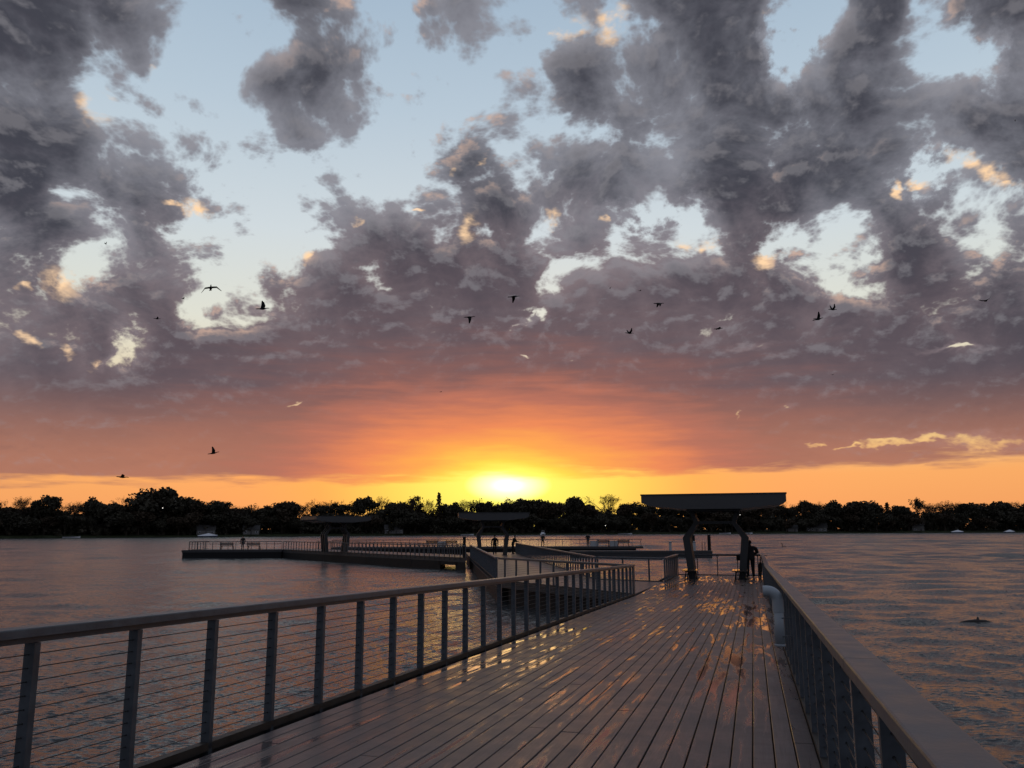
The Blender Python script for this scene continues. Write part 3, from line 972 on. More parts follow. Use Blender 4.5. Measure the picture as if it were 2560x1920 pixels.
put_bench(copy_tree(b1), Vector((-32.4, 105.7, DZ)), R(180), 'dark bench with backrest right of the person on the left platform')
put_bench(copy_tree(b1), Vector((12.6, 117.4, DZ)), R(180), 'left one of two benches near the right end of the far platform')
put_bench(copy_tree(b1), Vector((15.4, 117.4, DZ)), R(180), 'bench nearest the right end of the far platform')
put_bench(copy_tree(b1), Vector((-11.2, 118.3, DZ)), R(180), 'left one of two far benches seen above the left floating walkway')
put_bench(copy_tree(b1), Vector((-8.6, 118.3, DZ)), R(180), 'right one of two far benches seen above the left floating walkway')

# ------------------------------------------------------------------ grey pipe on the right railing
def build_pipe():
    base = pier(11.05, LAT_R - 0.165, 0.355)
    root = empty('recycling_pipe', base, -PIER_AZ)
    tag(root, 'grey plastic pipe with an elbow, fixed upright inside the right railing', 'pipe')
    r = 0.062
    def ring_tube(pts, rad, name, mat, parent):
        mb = MB(); mb.tube(pts, rad, 24)
        o = mb.build(name, mat, parent, smooth=False)
        me = o.data
        me.polygons.foreach_set('use_smooth', [len(p.vertices) == 4 for p in me.polygons])
        return o
    ring_tube([(0, 0, 0), (0, 0, 0.47)], r, 'pipe_tube', M['pvc'], root)
    ring_tube([(0, 0, -0.001), (0, 0, 0.03)], r + 0.0025, 'end_cap', M['pvc'], root)
    pts = [(0, 0, 0.41), (0, 0, 0.52)] + [(-0.115 + 0.115 * math.cos(R(a)), 0, 0.54 + 0.115 * math.sin(R(a))) for a in range(0, 91, 9)] + [(-0.135, 0, 0.655), (-0.17, 0, 0.655)]
    mb = MB(); mb.tube(pts, r + 0.006, 24, cap=False)
    # inner wall so that the mouth of the elbow is open
    mb.tube(pts[::-1], r - 0.003, 24, cap=False)
    e = mb.build('elbow', M['pvc'], root, smooth=True)
    mb = MB(); n = 24
    c = Vector((-0.17, 0, 0.655))
    ro, ri = r + 0.006, r - 0.003
    vs = [(c.x, ro * math.cos(2 * math.pi * j / n), c.z + ro * math.sin(2 * math.pi * j / n)) for j in range(n)] + [(c.x, ri * math.cos(2 * math.pi * j / n), c.z + ri * math.sin(2 * math.pi * j / n)) for j in range(n)]
    mb.add(vs, [(j, (j + 1) % n, n + (j + 1) % n, n + j) for j in range(n)])
    mb.build('elbow_lip', M['pvc'], e)
    # small dark printed sticker on the side of the tube
    mb = MB()
    for k, (zz, hh) in enumerate(((0.37, 0.018), (0.345, 0.014), (0.322, 0.010), (0.29, 0.018), (0.255, 0.010))):
        for a in range(148, 176, 7):
            if (k * 3 + a) % 4 == 0: continue
            p0 = (r + 0.0015) * math.cos(R(a + 40)), (r + 0.0015) * math.sin(R(a + 40))
            p1 = (r + 0.0015) * math.cos(R(a + 45)), (r + 0.0015) * math.sin(R(a + 45))
            mb.add([(p0[0], p0[1], zz), (p1[0], p1[1], zz), (p1[0], p1[1], zz + hh), (p0[0], p0[1], zz + hh)], [(0, 1, 2, 3)])
    mb.build('printed_sticker', M['frame'], root)
    for z in (0.12, 0.34):
        mb = MB(); mb.tube([(r * 1.12 * math.cos(R(a)), r * 1.12 * math.sin(R(a)), z) for a in range(-60, 61, 20)], 0.006, 6)
        mb.beam((r, 0, z), (0.15, 0, z), 0.03, 0.012)
        mb.build('strap', M['steel'], root)
build_pipe()

# ------------------------------------------------------------------ piles and pedestals by the floating dock
def pile(x, y, top, rad, label, cap=False):
    mb = MB(); mb.tube([(0, 0, -3.0), (0, 0, top)], rad, 14)
    if cap:
        root = empty('mooring_pile', (x, y, 0)); mb.build('shaft', M['frame'], root)
        mb = MB(); mb.tube([(0, 0, top), (0, 0, top + 0.18)], [rad * 1.1, 0.03], 14); mb.build('cone_cap', M['glaze'], root)
    else:
        root = mb.build('mooring_pile', M['frame']); root.location = (x, y, 0)
    tag(root, label, 'pile')
p = at_dist(1772, 1337, 103.5); pile(p.x, p.y, p.z, 0.20, 'thick black mooring pile at the right end of the grey floating dock')
p = at_dist(1733, 1338, 105.0); pile(p.x, p.y, p.z, 0.19, 'black mooring pile just right of the first shelter\'s left leg')
p = at_dist(1161, 1342, 71.3); pile(p.x, p.y, p.z, 0.13, 'dark mooring pile at the near corner of the left floating walkway')
def pedestal(px, label):
    p = at_dist(px, 1374, 101.8)
    root = empty('dock_pedestal', (p.x, p.y, 0.80))
    tag(root, label, 'pedestal', 'power pedestals on the pier')
    mb = MB(); mb.box((0, 0, 0.48), (0.30, 0.26, 0.96)); mb.build('body', M['glaze'], root)
    mb = MB(); mb.box((0, 0, 0.985), (0.34, 0.30, 0.05)); mb.build('collar', M['frame'], root)
    mb = MB(); mb.tube([(0, 0, 1.012), (0, 0, 1.10), (0, 0, 1.15)], [0.15, 0.13, 0.02], 12); mb.build('lamp_dome', M['glaze'], root)
pedestal(1676, 'pale power pedestal on the floating dock, left of the first shelter')
pedestal(1736, 'pale power pedestal on the floating dock, seen through the first shelter')
def planter(x, y, label):
    root = empty('planter_box', (x, y, DZ)); tag(root, label, 'planter', 'pale boxes on the far platform')
    mb = MB()
    for a, b in (((-0.5, -0.5), (0.5, -0.42)), ((-0.5, 0.42), (0.5, 0.5)), ((-0.5, -0.42), (-0.42, 0.42)), ((0.42, -0.42), (0.5, 0.42))):
        mb.hexa([(a[0], a[1], 0), (b[0], a[1], 0), (b[0], b[1], 0), (a[0], b[1], 0)], [(a[0] * 1.08, a[1] * 1.08, 0.78), (b[0] * 1.08, a[1] * 1.08, 0.78), (b[0] * 1.08, b[1] * 1.08, 0.78), (a[0] * 1.08, b[1] * 1.08, 0.78)])
    mb.build('box', M['glaze'], root)
    mb = MB(); mb.box((0, 0, 0.62), (0.83, 0.83, 0.06)); mb.build('soil', M['log'], root)
planter(11.3, 117.2, 'pale planter box between the person and the left bench on the far platform')
planter(14.0, 117.2, 'pale planter box between the two benches at the right end of the far platform')
planter(-9.9, 118.0, 'pale planter box between the two far benches above the left walkway')
# thin poles of the dock
for px, lab in ((1755, 'thin pole standing on the floating dock, left one of a pair'), (1762, 'thin pole standing on the floating dock, right one of a pair')):
    p = at_dist(px, 1355, 102.2)
    root = empty('dock_pole', (p.x, p.y, 0.8)); tag(root, lab, 'pole')
    mb = MB(); mb.tube([(0, 0, 0), (0, 0, p.z - 0.8)], 0.035, 8); mb.build('shaft', M['fascia'], root)
    mb = MB(); mb.box((0, 0, 0.02), (0.2, 0.2, 0.04)); mb.build('foot', M['fascia'], root)

# ------------------------------------------------------------------ people
SKIN = simple_mat('skin', (0.36, 0.22, 0.16), 0.5, scale=30, var=0.08)
def cloth(name, col): return simple_mat(name, col, 0.85, scale=14, var=0.25, spec=0.2)
def person(loc, facing, label, jacket, trousers, hair, pose='stand', hood=False, hat=False, lean=0.0, height=1.75):
    """facing: heading in radians, 0 looks along +Y.  Built as one skinned skeleton, faces +Y in its own space"""
    k = height / 1.75
    V, E, Rd = [], [], []
    def v(p, r, prev=None):
        V.append((p[0] * k, p[1] * k, p[2] * k)); Rd.append((r[0] * k, r[1] * k) if isinstance(r, tuple) else (r * k, r * k))
        if prev is not None: E.append((prev, len(V) - 1))
        return len(V) - 1
    pel = v((0, 0, 0.95), (0.155, 0.115))
    wai = v((0, lean * 0.35, 1.10), (0.178, 0.135), pel)
    che = v((0, lean * 0.75, 1.30), (0.200, 0.140), wai)
    sho = v((0, lean * 1.0, 1.43), (0.150, 0.105), che)
    nek = v((0, lean * 1.15 + 0.01, 1.50), 0.058, sho)
    hd0 = v((0, lean * 1.3 + 0.025, 1.575), (0.074, 0.085), nek)
    hd1 = v((0, lean * 1.35 + 0.03, 1.655), (0.080, 0.098), hd0)
    hd2 = v((0, lean * 1.35 + 0.02, 1.715), (0.062, 0.074), hd1)
    if hood:
        v((0, lean * 1.2 - 0.05, 1.52), 0.075, nek)
    for s in (-1, 1):
        if pose == 'rail':        # forearms forward on the rail
            el_, wr, hn = (s * 0.29, 0.10 + lean, 1.17), (s * 0.17, 0.34 + lean, 1.13), (s * 0.12, 0.42 + lean, 1.12)
        elif pose == 'hang':
            el_, wr, hn = (s * 0.29, -0.02, 1.14), (s * 0.30, 0.05, 0.90), (s * 0.29, 0.08, 0.82)
        else:                     # hands together in front
            el_, wr, hn = (s * 0.30, 0.0 + lean, 1.15), (s * 0.16, 0.24 + lean, 1.10), (s * 0.09, 0.31 + lean, 1.11)
        s1 = v((s * 0.21, lean, 1.41), 0.095, sho)
        e1 = v(el_, 0.074, s1)
        w1 = v(wr, 0.052, e1)
        h1 = v(hn, (0.034, 0.042), w1)
        d = (Vector(hn) - Vector(wr)).normalized()
        u = Vector((0, 0, 1)); sd = d.cross(u)
        if sd.length < 0.2: sd = Vector((1, 0, 0))
        sd.normalize()
        for f in range(4):
            q = Vector(hn) + d * 0.045 + sd * (f - 1.5) * 0.021
            a = v(q, 0.0100, h1)
            b = v(q + d * (0.040 - abs(f - 1.3) * 0.006) - u * 0.012, 0.0090, a)
            v(q + d * (0.060 - abs(f - 1.3) * 0.008) - u * 0.040, 0.0080, b)
        a = v(Vector(wr) + (Vector(hn) - Vector(wr)) * 0.6 - sd * s * 0.045, 0.0110, w1)
        v(Vector(hn) - sd * s * 0.055 + d * 0.025, 0.0090, a)
        spread = 0.10 if pose != 'stride' else 0.11
        fy = (0.0 if pose != 'stride' else (0.22 * s))
        hp = v((s * 0.095, 0, 0.90), (0.105, 0.11), pel)
        kn = v((s * spread, fy * 0.5 + 0.02, 0.50), (0.072, 0.078), hp)
        an = v((s * spread * 1.05, fy - 0.01, 0.10), (0.050, 0.055), kn)
        hl = v((s * spread * 1.05, fy - 0.03, 0.045), (0.046, 0.046), an)
        v((s * spread * 1.2, fy + 0.15, 0.035), (0.045, 0.034), hl)
    me = bpy.data.meshes.new('body')
    me.from_pydata(V, E, [])
    ob = bpy.data.objects.new('tmp_body', me)
    COL.objects.link(ob)
    sk = ob.modifiers.new('skin', 'SKIN')
    for i, sv in enumerate(me.skin_vertices[0].data):
        sv.radius = Rd[i]
        sv.use_root = (i == 0)
    sb = ob.modifiers.new('sub', 'SUBSURF'); sb.levels = 1; sb.render_levels = 1
    dg = bpy.context.evaluated_depsgraph_get()
    done = bpy.data.meshes.new_from_object(ob.evaluated_get(dg))
    bpy.data.objects.remove(ob)
    done.materials.clear()
    mats = [cloth('jacket', jacket), cloth('trousers', trousers), SKIN, cloth('shoe', (0.02, 0.02, 0.02))]
    for m_ in mats: done.materials.append(m_)
    hz = 1.49 * k
    for pl in done.polygons:
        c = pl.center
        if c.z > hz and c.y > -0.3: idx = 2 if not (hood and c.y < (lean * 1.35 + 0.05) * k) else 0
        elif c.z < 0.09 * k: idx = 3
        elif c.z < 0.93 * k and abs(c.x) < 0.235 * k and (c.y < 0.3 * k): idx = 1
        else: idx = 0
        pl.material_index = idx
        pl.use_smooth = True
    root = link('person', done)
    root.location = loc
    root.rotation_euler = (0, 0, -facing)
    tag(root, label, 'person', 'people on the pier')
    # head details
    hy, hzc = lean * 1.35 * k, 1.64 * k
    mb = MB()
    mb.add([(-0.014 * k, hy + 0.118 * k, hzc - 0.02 * k), (0.014 * k, hy + 0.118 * k, hzc - 0.02 * k), (0, hy + 0.143 * k, hzc - 0.015 * k), (0, hy + 0.118 * k, hzc + 0.03 * k)], [(0, 1, 2), (0, 2, 3), (1, 3, 2), (0, 3, 1)])
    for s in (-1, 1):
        mb.box((s * 0.078 * k, hy + 0.02 * k, hzc), (0.014, 0.035, 0.055))
    mb.build('nose_and_ears', SKIN, root)
    mb = MB()
    for s in (-1, 1):
        mb.box((s * 0.03 * k, hy + 0.121 * k, hzc + 0.012 * k), (0.02, 0.008, 0.010))
    mb.box((0, hy + 0.119 * k, hzc - 0.055 * k), (0.045, 0.008, 0.008))
    mb.build('eyes_and_mouth', mats[3], root)
    mb = MB(); seg, rings = 12, 6
    vs, fs = [], []
    rad = 0.098 * k
    for i in range(rings):
        ph = R(90 * i / (rings - 1)) if not hood else R(118 * i / (rings - 1))
        for j in range(seg):
            a = 2 * math.pi * j / seg
            vs.append((rad * math.sin(ph) * math.cos(a) * 0.93, hy + 0.005 * k + rad * 1.12 * math.sin(ph) * math.sin(a) - 0.012 * k, hzc + 0.012 * k + rad * math.cos(ph) * (1.12 if not hat else 1.35)))
    for i in range(rings - 1):
        for j in range(seg):
            fs.append((i * seg + j, (i + 1) * seg + j, (i + 1) * seg + (j + 1) % seg, i * seg + (j + 1) % seg))
    mb.add(vs, fs)
    if hat:
        mb.tube([(0, hy - 0.005 * k, hzc + 0.015 * k), (0, hy - 0.005 * k, hzc + 0.045 * k)], rad * 1.06, 12)
    mb.build('knitted_hat' if hat else ('hood' if hood else 'hair'), cloth('headwear', hair), root, smooth=True)
    # jacket hem, so that the coat hangs over the trousers
    mb = MB(); seg = 14; vs, fs = [], []
    for i, (z, rx, ry) in enumerate(((1.14, 0.150, 0.118), (1.00, 0.180, 0.145), (0.84, 0.198, 0.160))):
        for j in range(seg):
            a = 2 * math.pi * j / seg
            vs.append((rx * k * math.cos(a), (ry * math.sin(a) + lean * 0.25 * (z - 0.85) / 0.3) * k, z * k))
    for i in range(2):
        for j in range(seg):
            fs.append((i * seg + j, i * seg + (j + 1) % seg, (i + 1) * seg + (j + 1) % seg, (i + 1) * seg + j))
    mb.add(vs, fs)
    mb.build('jacket_hem', mats[0], root, smooth=True)
    return root
man = pier(42.5, -0.17)
person(man, PIER_AZ - 0.25, 'person in dark hooded jacket standing by the right leg of the nearest shelter', (0.020, 0.018, 0.020), (0.018, 0.018, 0.022), (0.018, 0.016, 0.018), pose='stand', hood=True, height=1.74).scale = (1.28, 1.2, 1.0)
person(Vector((-33.75, 105.5, DZ)), R(185), 'lone dark figure standing between two benches on the left platform', (0.022, 0.02, 0.02), (0.02, 0.02, 0.024), (0.02, 0.016, 0.012), pose='hang', height=1.70)
person(Vector((-1.70, 80.6, DZ)), R(-5), 'person in long dark coat standing between the legs of the second shelter', (0.02, 0.018, 0.018), (0.02, 0.02, 0.02), (0.02, 0.016, 0.014), pose='hang', height=1.80)
person(Vector((0.02, 82.6, DZ)), R(70), 'person leaning at the right leg of the second shelter', (0.025, 0.02, 0.018), (0.02, 0.02, 0.024), (0.02, 0.014, 0.01), pose='rail', lean=0.16, height=1.78)
person(Vector((4.2, 117.7, DZ)), R(20), 'person leaning forward with legs apart on the far platform', (0.022, 0.02, 0.018), (0.02, 0.02, 0.024), (0.02, 0.014, 0.01), pose='stride', lean=0.12, height=1.72)
person(Vector((10.5, 117.6, DZ)), R(180), 'person standing upright beside the pale planter on the far platform', (0.02, 0.02, 0.022), (0.022, 0.02, 0.02), (0.018, 0.014, 0.01), pose='stand', hat=True, height=1.78)

# backpack resting against the end railing
root = empty('backpack', pier(43.5, -0.66, 0.74), -PIER_AZ)
root.scale = (0.75, 0.75, 0.62)
tag(root, 'dark backpack hung on the end railing left of the standing person', 'bag')
mb = MB()
prof = [(-0.19, -0.13), (0.19, -0.13), (0.22, 0.0), (0.17, 0.12), (-0.17, 0.12), (-0.22, 0.0)]
lv = []
for z, sc in ((0.0, 0.85), (0.08, 1.0), (0.32, 1.0), (0.44, 0.82), (0.50, 0.45)):
    lv.append([(x * sc, y * sc, z) for x, y in prof])
vs = [p for l in lv for p in l]; n = 6
mb.add(vs, [tuple(range(n - 1, -1, -1)), tuple(range(4 * n, 5 * n))] + [(i * n + j, i * n + (j + 1) % n, (i + 1) * n + (j + 1) % n, (i + 1) * n + j) for i in range(4) for j in range(n)])
mb.build('bag_body', cloth('backpack_cloth', (0.02, 0.02, 0.022)), root, smooth=True)
mb = MB(); mb.box((0, -0.14, 0.16), (0.26, 0.05, 0.18)); mb.build('front_pocket', cloth('pocket_cloth', (0.024, 0.024, 0.026)), root)
mb = MB(); mb.tube([(-0.06, 0.06, 0.47), (-0.04, 0.1, 0.55), (0.04, 0.1, 0.55), (0.06, 0.06, 0.47)], 0.012, 6); mb.build('carry_loop', M['frame'], root)

# bicycle leaning in the corner of the end railing, seen from behind
def build_bicycle():
    root = empty('bicycle', pier(42.2, 0.24), -PIER_AZ + R(4))
    root.rotation_euler = (0, R(6), -PIER_AZ + R(4))
    tag(root, 'dark bicycle leaning in the corner of the right railing beside the person', 'bicycle')
    bk = M['frame']
    def wheel(y):
        mb = MB(); mb.tube([(0, y + 0.34 * math.cos(2 * math.pi * i / 28), 0.34 + 0.34 * math.sin(2 * math.pi * i / 28)) for i in range(29)], 0.022, 8, cap=False)
        w = mb.build('wheel', bk, root)
        mb = MB()
        for i in range(12):
            a = 2 * math.pi * i / 12
            mb.tube([(0, y, 0.34), (0, y + 0.33 * math.cos(a), 0.34 + 0.33 * math.sin(a))], 0.003, 4)
        mb.tube([(-0.05, y, 0.34), (0.05, y, 0.34)], 0.022, 8)
        mb.build('spokes', M['cable'], w)
    wheel(-0.52); wheel(0.52)
    mb = MB()
    for a, b in (((0, -0.52, 0.34), (0, -0.05, 0.30)), ((0, -0.05, 0.30), (0, -0.20, 0.82)), ((0, -0.20, 0.80), (0, 0.36, 0.86)), ((0, -0.05, 0.30), (0, 0.38, 0.80)), ((0, -0.52, 0.34), (0, -0.19, 0.76)), ((0, 0.34, 0.95), (0, 0.52, 0.34))):
        mb.tube([a, b], 0.017, 8)
    mb.build('bicycle_frame', bk, root)
    mb = MB(); mb.tube([(-0.30, 0.22, 1.03), (-0.22, 0.30, 1.06), (0, 0.34, 1.00), (0.22, 0.30, 1.06), (0.30, 0.22, 1.03)], 0.014, 8); mb.tube([(0, 0.34, 0.95), (0, 0.34, 1.0)], 0.016, 8)
    mb.build('handlebar', bk, root)
    mb = MB(); mb.hexa([(-0.07, -0.34, 0.90), (0.07, -0.34, 0.90), (0.02, -0.06, 0.91), (-0.02, -0.06, 0.91)], [(-0.08, -0.35, 0.95), (0.08, -0.35, 0.95), (0.02, -0.05, 0.95), (-0.02, -0.05, 0.95)]); mb.tube([(0, -0.21, 0.80), (0, -0.22, 0.91)], 0.014, 8)
    mb.build('saddle', bk, root)
build_bicycle()

# ------------------------------------------------------------------ things in the water
def build_log():
    p = level(2440, 1557, 0.0)
    root = empty('driftwood', (p.x, p.y, 0.0), R(-8))
    tag(root, 'dark waterlogged branch floating on the lake at the right', 'driftwood')
    mb = MB(); mb.tube([(-0.62, 0, -0.02), (-0.3, 0.02, 0.03), (0.0, 0.0, 0.05), (0.3, -0.03, 0.05), (0.62, 0.0, -0.01)], [0.03, 0.055, 0.075, 0.06, 0.03], 10); mb.build('trunk', M['log'], root, smooth=True)
    mb = MB(); mb.tube([(0.05, 0, 0.06), (0.08, 0.0, 0.13), (0.07, 0.0, 0.20)], [0.05, 0.045, 0.03], 8); mb.tube([(0.25, 0, 0.06), (0.36, 0.02, 0.10)], [0.035, 0.012], 8); mb.tube([(-0.2, 0, 0.04), (-0.12, 0.03, 0.10)], [0.03, 0.012], 8)
    mb.build('stub', M['log'], root, smooth=True)
build_log()

# ------------------------------------------------------------------ trees of the far shore
def leaf_quads(mb, centres, rr, n, size):
    """n small leaf-clump faces spread through balls of radius rr about the centres"""
    pts = np.array([centres[i] for i in rng.integers(0, len(centres), n)])
    d = rng.normal(size=(n, 3)); d /= np.linalg.norm(d, axis=1)[:, None]
    r = rr * rng.random(n) ** 0.45
    pts = pts + d * r[:, None] * np.array([1.0, 1.0, 0.8])
    u = rng.normal(size=(n, 3)); u /= np.linalg.norm(u, axis=1)[:, None]
    w = np.cross(u, rng.normal(size=(n, 3))); w /= np.linalg.norm(w, axis=1)[:, None]
    s = size * (0.55 + 0.9 * rng.random(n))[:, None]
    q = np.stack([pts - u * s - w * s * 0.6, pts + u * s - w * s * 0.6, pts + u * s * 0.7 + w * s * 0.7, pts - u * s * 0.7 + w * s * 0.7], 1)
    o = len(mb.v)
    mb.v.extend(map(tuple, q.reshape(-1, 3)))
    mb.f.extend([(o + 4 * i, o + 4 * i + 1, o + 4 * i + 2, o + 4 * i + 3) for i in range(n)])
    mb.mi.extend([0] * n)

def grow(mb, p, d, L, r, depth, tips, spread, droop=0.0, rnd=None, minr=0.02, seg=4):
    q = p + d * L
    mid = p + d * (L * 0.5) + Vector((rnd.uniform(-1, 1), rnd.uniform(-1, 1), rnd.uniform(-1, 1))) * L * 0.06
    mb.tube([p, mid, q], [r, r * 0.82, r * 0.62], seg, cap=False)
    tips.append((q, depth))
    if depth == 0: return
    k = 3 if rnd.random() < 0.45 else 2
    if depth >= 4: k = 3
    for i in range(k):
        ax = Vector((rnd.uniform(-1, 1), rnd.uniform(-1, 1), rnd.uniform(-0.4, 0.4))).normalized()
        nd = (d + ax * spread * rnd.uniform(0.6, 1.3) + Vector((0, 0, 0.16 - droop))).normalized()
        grow(mb, q if i else q, nd, L * rnd.uniform(0.66, 0.86), max(minr, r * 0.62), depth - 1, tips, spread, droop, rnd, minr, 3 if depth < 4 else seg)

def tree_proto(kind, seed):
    """unit tree about 10 m high; returns meshes for the trunk with limbs and for the crown"""
    rnd = random.Random(seed)
    tb, cb = MB(), MB()
    tips = []
    if kind == 'leafy':
        grow(tb, Vector((0, 0, -0.6)), Vector((0.02, 0, 1)), 2.6, 0.26, 4, tips, 0.62, rnd=rnd, minr=0.03)
        cen = [t_ for t_, dp in tips if dp <= 2]
        leaf_quads(cb, cen, 0.95, 2300, 0.20)
    elif kind == 'dense':
        grow(tb, Vector((0, 0, -0.6)), Vector((0, 0, 1)), 2.3, 0.30, 4, tips, 0.78, rnd=rnd, minr=0.03)
        cen = [t_ for t_, dp in tips if dp <= 3]
        leaf_quads(cb, cen, 1.30, 3400, 0.22)
    elif kind == 'bare':
        grow(tb, Vector((0, 0, -0.6)), Vector((0, 0.02, 1)), 2.5, 0.20, 6, tips, 0.50, rnd=rnd, minr=0.016)
        cen = [t_ for t_, dp in tips if dp <= 1]
        leaf_quads(cb, cen, 0.35, 420, 0.07)
    elif kind == 'thin':
        grow(tb, Vector((0, 0, -0.6)), Vector((0, 0.02, 1)), 2.5, 0.20, 5, tips, 0.52, rnd=rnd, minr=0.022)
        cen = [t_ for t_, dp in tips if dp <= 2]
        leaf_quads(cb, cen, 0.62, 900, 0.15)
    elif kind == 'conifer':
        tb.tube([(0, 0, -0.6), (0, 0, 5), (0.05, 0, 10)], [0.22, 0.14, 0.02], 6)
        cen = []
        for i in range(46):
            z = 1.2 + 8.6 * i / 46.0
            rad = 1.9 * (1 - (z - 1.0) / 9.4) ** 0.9
            a = i * 2.4
            tipp = Vector((math.cos(a) * rad, math.sin(a) * rad, z - 0.25 * rad))
            tb.tube([(0, 0, z), tipp], [0.05, 0.015], 3, cap=False)
            for f in (0.35, 0.7, 1.0):
                cen.append(Vector((0, 0, z)).lerp(tipp, f))
        leaf_quads(cb, cen, 0.32, 1500, 0.15)
    # bring the tree to a height of exactly 10
    top = max([v[2] for v in cb.v] + [v[2] for v in tb.v])
    k = 10.0 / top
    tb.v = [(x * k, y * k, z * k) for x, y, z in tb.v]
    cb.v = [(x * k, y * k, z * k) for x, y, z in cb.v]
    lm = M['leaf2'] if (seed % 3 == 1) else M['leaf']
    return tb.mesh('trunk', M['bark']), cb.mesh('crown', lm)
PROTO = {k: [tree_proto(k, 10 * i + j) for j in range(n)] for i, (k, n) in enumerate((('leafy', 4), ('dense', 3), ('bare', 4), ('thin', 3), ('conifer', 1)))}
WORD = {'leafy': 'leafy broad-crowned tree', 'dense': 'dense dark round-crowned tree', 'bare': 'bare branching tree', 'thin': 'thinly leaved open tree', 'conifer': 'narrow pointed conifer'}
def tree(px, top_y, kind, back, label=None, wide=1.0):
    p = on_shore(px, back)
    base = bank_z(back)
    dist = math.hypot(p.x, p.y)
    d = ray(px, top_y)
    h = EYE.z + dist * d.z / math.hypot(d.x, d.y) - base
    h = max(h, 4.0)
    root = empty('tree', (p.x, p.y, base), random.uniform(0, 6.28))
    s = h / 10.0
    root.scale = (s * wide, s * wide, s)
    tm, cm = random.choice(PROTO[kind])
    link('trunk', tm, root)
    link('crown', cm, root)
    tag(root, label or (WORD[kind] + ' in the wood along the far shore'), 'tree', 'trees along the far shore')
    return root

SKYLINE = [  # column, height of the top, kind, setback, width
 (-40, 1238, 'leafy', 18, 1.1), (20, 1243, 'bare', 22, 1.1), (62, 1240, 'bare', 30, 1.0), (105, 1236, 'leafy', 20, 0.9), (150, 1258, 'thin', 16, 1.2), (185, 1252, 'bare', 30, 1.2),
 (232, 1240, 'dense', 22, 0.75), (275, 1256, 'leafy', 18, 1.2), (322, 1240, 'bare', 34, 1.0), (340, 1246, 'thin', 20, 1.0), (408, 1232, 'dense', 24, 1.1), (455, 1238, 'dense', 20, 1.2), (495, 1246, 'leafy', 18, 1.1),
 (535, 1250, 'leafy', 20, 1.2), (566, 1262, 'bare', 30, 1.0), (595, 1268, 'bare', 24, 1.1), (642, 1258, 'thin', 26, 1.0), (668, 1262, 'leafy', 20, 1.1), (705, 1252, 'dense', 20, 1.2), (745, 1263, 'bare', 24, 1.2),
 (788, 1246, 'bare', 28, 1.0), (800, 1258, 'leafy', 20, 1.0), (845, 1256, 'leafy', 24, 1.1), (880, 1250, 'thin', 22, 1.0), (915, 1238, 'leafy', 26, 1.0), (948, 1240, 'bare', 26, 1.1), (985, 1254, 'leafy', 22, 1.0), (1018, 1252, 'thin', 22, 0.9),
 (1045, 1238, 'thin', 28, 0.9), (1068, 1246, 'bare', 24, 0.8), (1130, 1254, 'leafy', 22, 1.0), (1160, 1248, 'bare', 26, 1.0), (1196, 1246, 'thin', 24, 1.0), (1226, 1252, 'leafy', 20, 1.0), (1250, 1241, 'thin', 30, 0.9), (1282, 1250, 'leafy', 22, 1.1),
 (1312, 1243, 'leafy', 26, 1.0), (1345, 1247, 'leafy', 24, 1.1), (1378, 1254, 'dense', 20, 1.0), (1402, 1268, 'bare', 30, 1.1), (1478, 1262, 'leafy', 22, 1.1), (1498, 1268, 'thin', 20, 1.0),
 (1555, 1258, 'leafy', 22, 1.1), (1585, 1260, 'bare', 24, 1.1), (1620, 1258, 'leafy', 22, 1.2), (1668, 1262, 'leafy', 22, 1.2), (1720, 1258, 'thin', 22, 1.2), (1775, 1262, 'leafy', 22, 1.3), (1830, 1258, 'dense', 22, 1.2), (1890, 1262, 'leafy', 20, 1.2), (1935, 1258, 'leafy', 24, 1.1),
 (1975, 1254, 'bare', 28, 1.2), (2005, 1250, 'leafy', 24, 0.8), (2042, 1256, 'leafy', 22, 0.9), (2082, 1248, 'dense', 24, 0.85), (2135, 1252, 'dense', 22, 1.2), (2172, 1250, 'dense', 26, 1.2), (2222, 1255, 'conifer', 22, 1.3), (2245, 1262, 'leafy', 22, 1.0),
 (2275, 1268, 'thin', 20, 1.2), (2335, 1266, 'bare', 24, 1.3), (2375, 1250, 'bare', 28, 1.1), (2400, 1254, 'bare', 24, 1.1), (2440, 1255, 'leafy', 22, 1.2), (2468, 1256, 'bare', 26, 1.1), (2515, 1256, 'leafy', 24, 1.2), (2545, 1252, 'bare', 26, 1.1), (2590, 1262, 'leafy', 22, 1.2), (2640, 1258, 'leafy', 22, 1.2)]
ORD = ['first', 'second', 'third', 'fourth', 'fifth', 'sixth', 'seventh', 'eighth', 'ninth', 'tenth', 'eleventh', 'twelfth', 'thirteenth', 'fourteenth', 'fifteenth', 'sixteenth', 'seventeenth', 'eighteenth', 'nineteenth', 'twentieth']
count = {}
for a in SKYLINE:
    if 0 <= a[0] < 2560:
        count[a[2]] = count.get(a[2], 0) + 1
        n_ = count[a[2]] - 1
        o_ = ORD[n_] if n_ < 20 else 'twenty-' + ORD[n_ - 20]
        lab = o_ + ' ' + WORD[a[2]] + ' from the left on the far skyline'
    else:
        lab = WORD[a[2]] + ' cut off by the edge of the far wood'
    tree(a[0], a[1], a[2], a[3], label=lab, wide=a[4])
tree(372, 1216, 'dense', 30, 'tallest tree of the far shore, a broad dark crown rising at the left', 1.05)
tree(1097, 1230, 'conifer', 26, 'narrow pointed conifer standing out just left of the setting sun', 0.9)
tree(1440, 1238, 'dense', 24, 'round-headed tree standing clear of the wood right of the setting sun', 0.72)
tree(1524, 1234, 'bare', 26, 'bare dome-shaped tree lit through, left of the nearest shelter roof', 1.25)
tree(2293, 1242, 'thin', 28, 'bare fan-shaped tree rising above the wood on the right', 0.8)
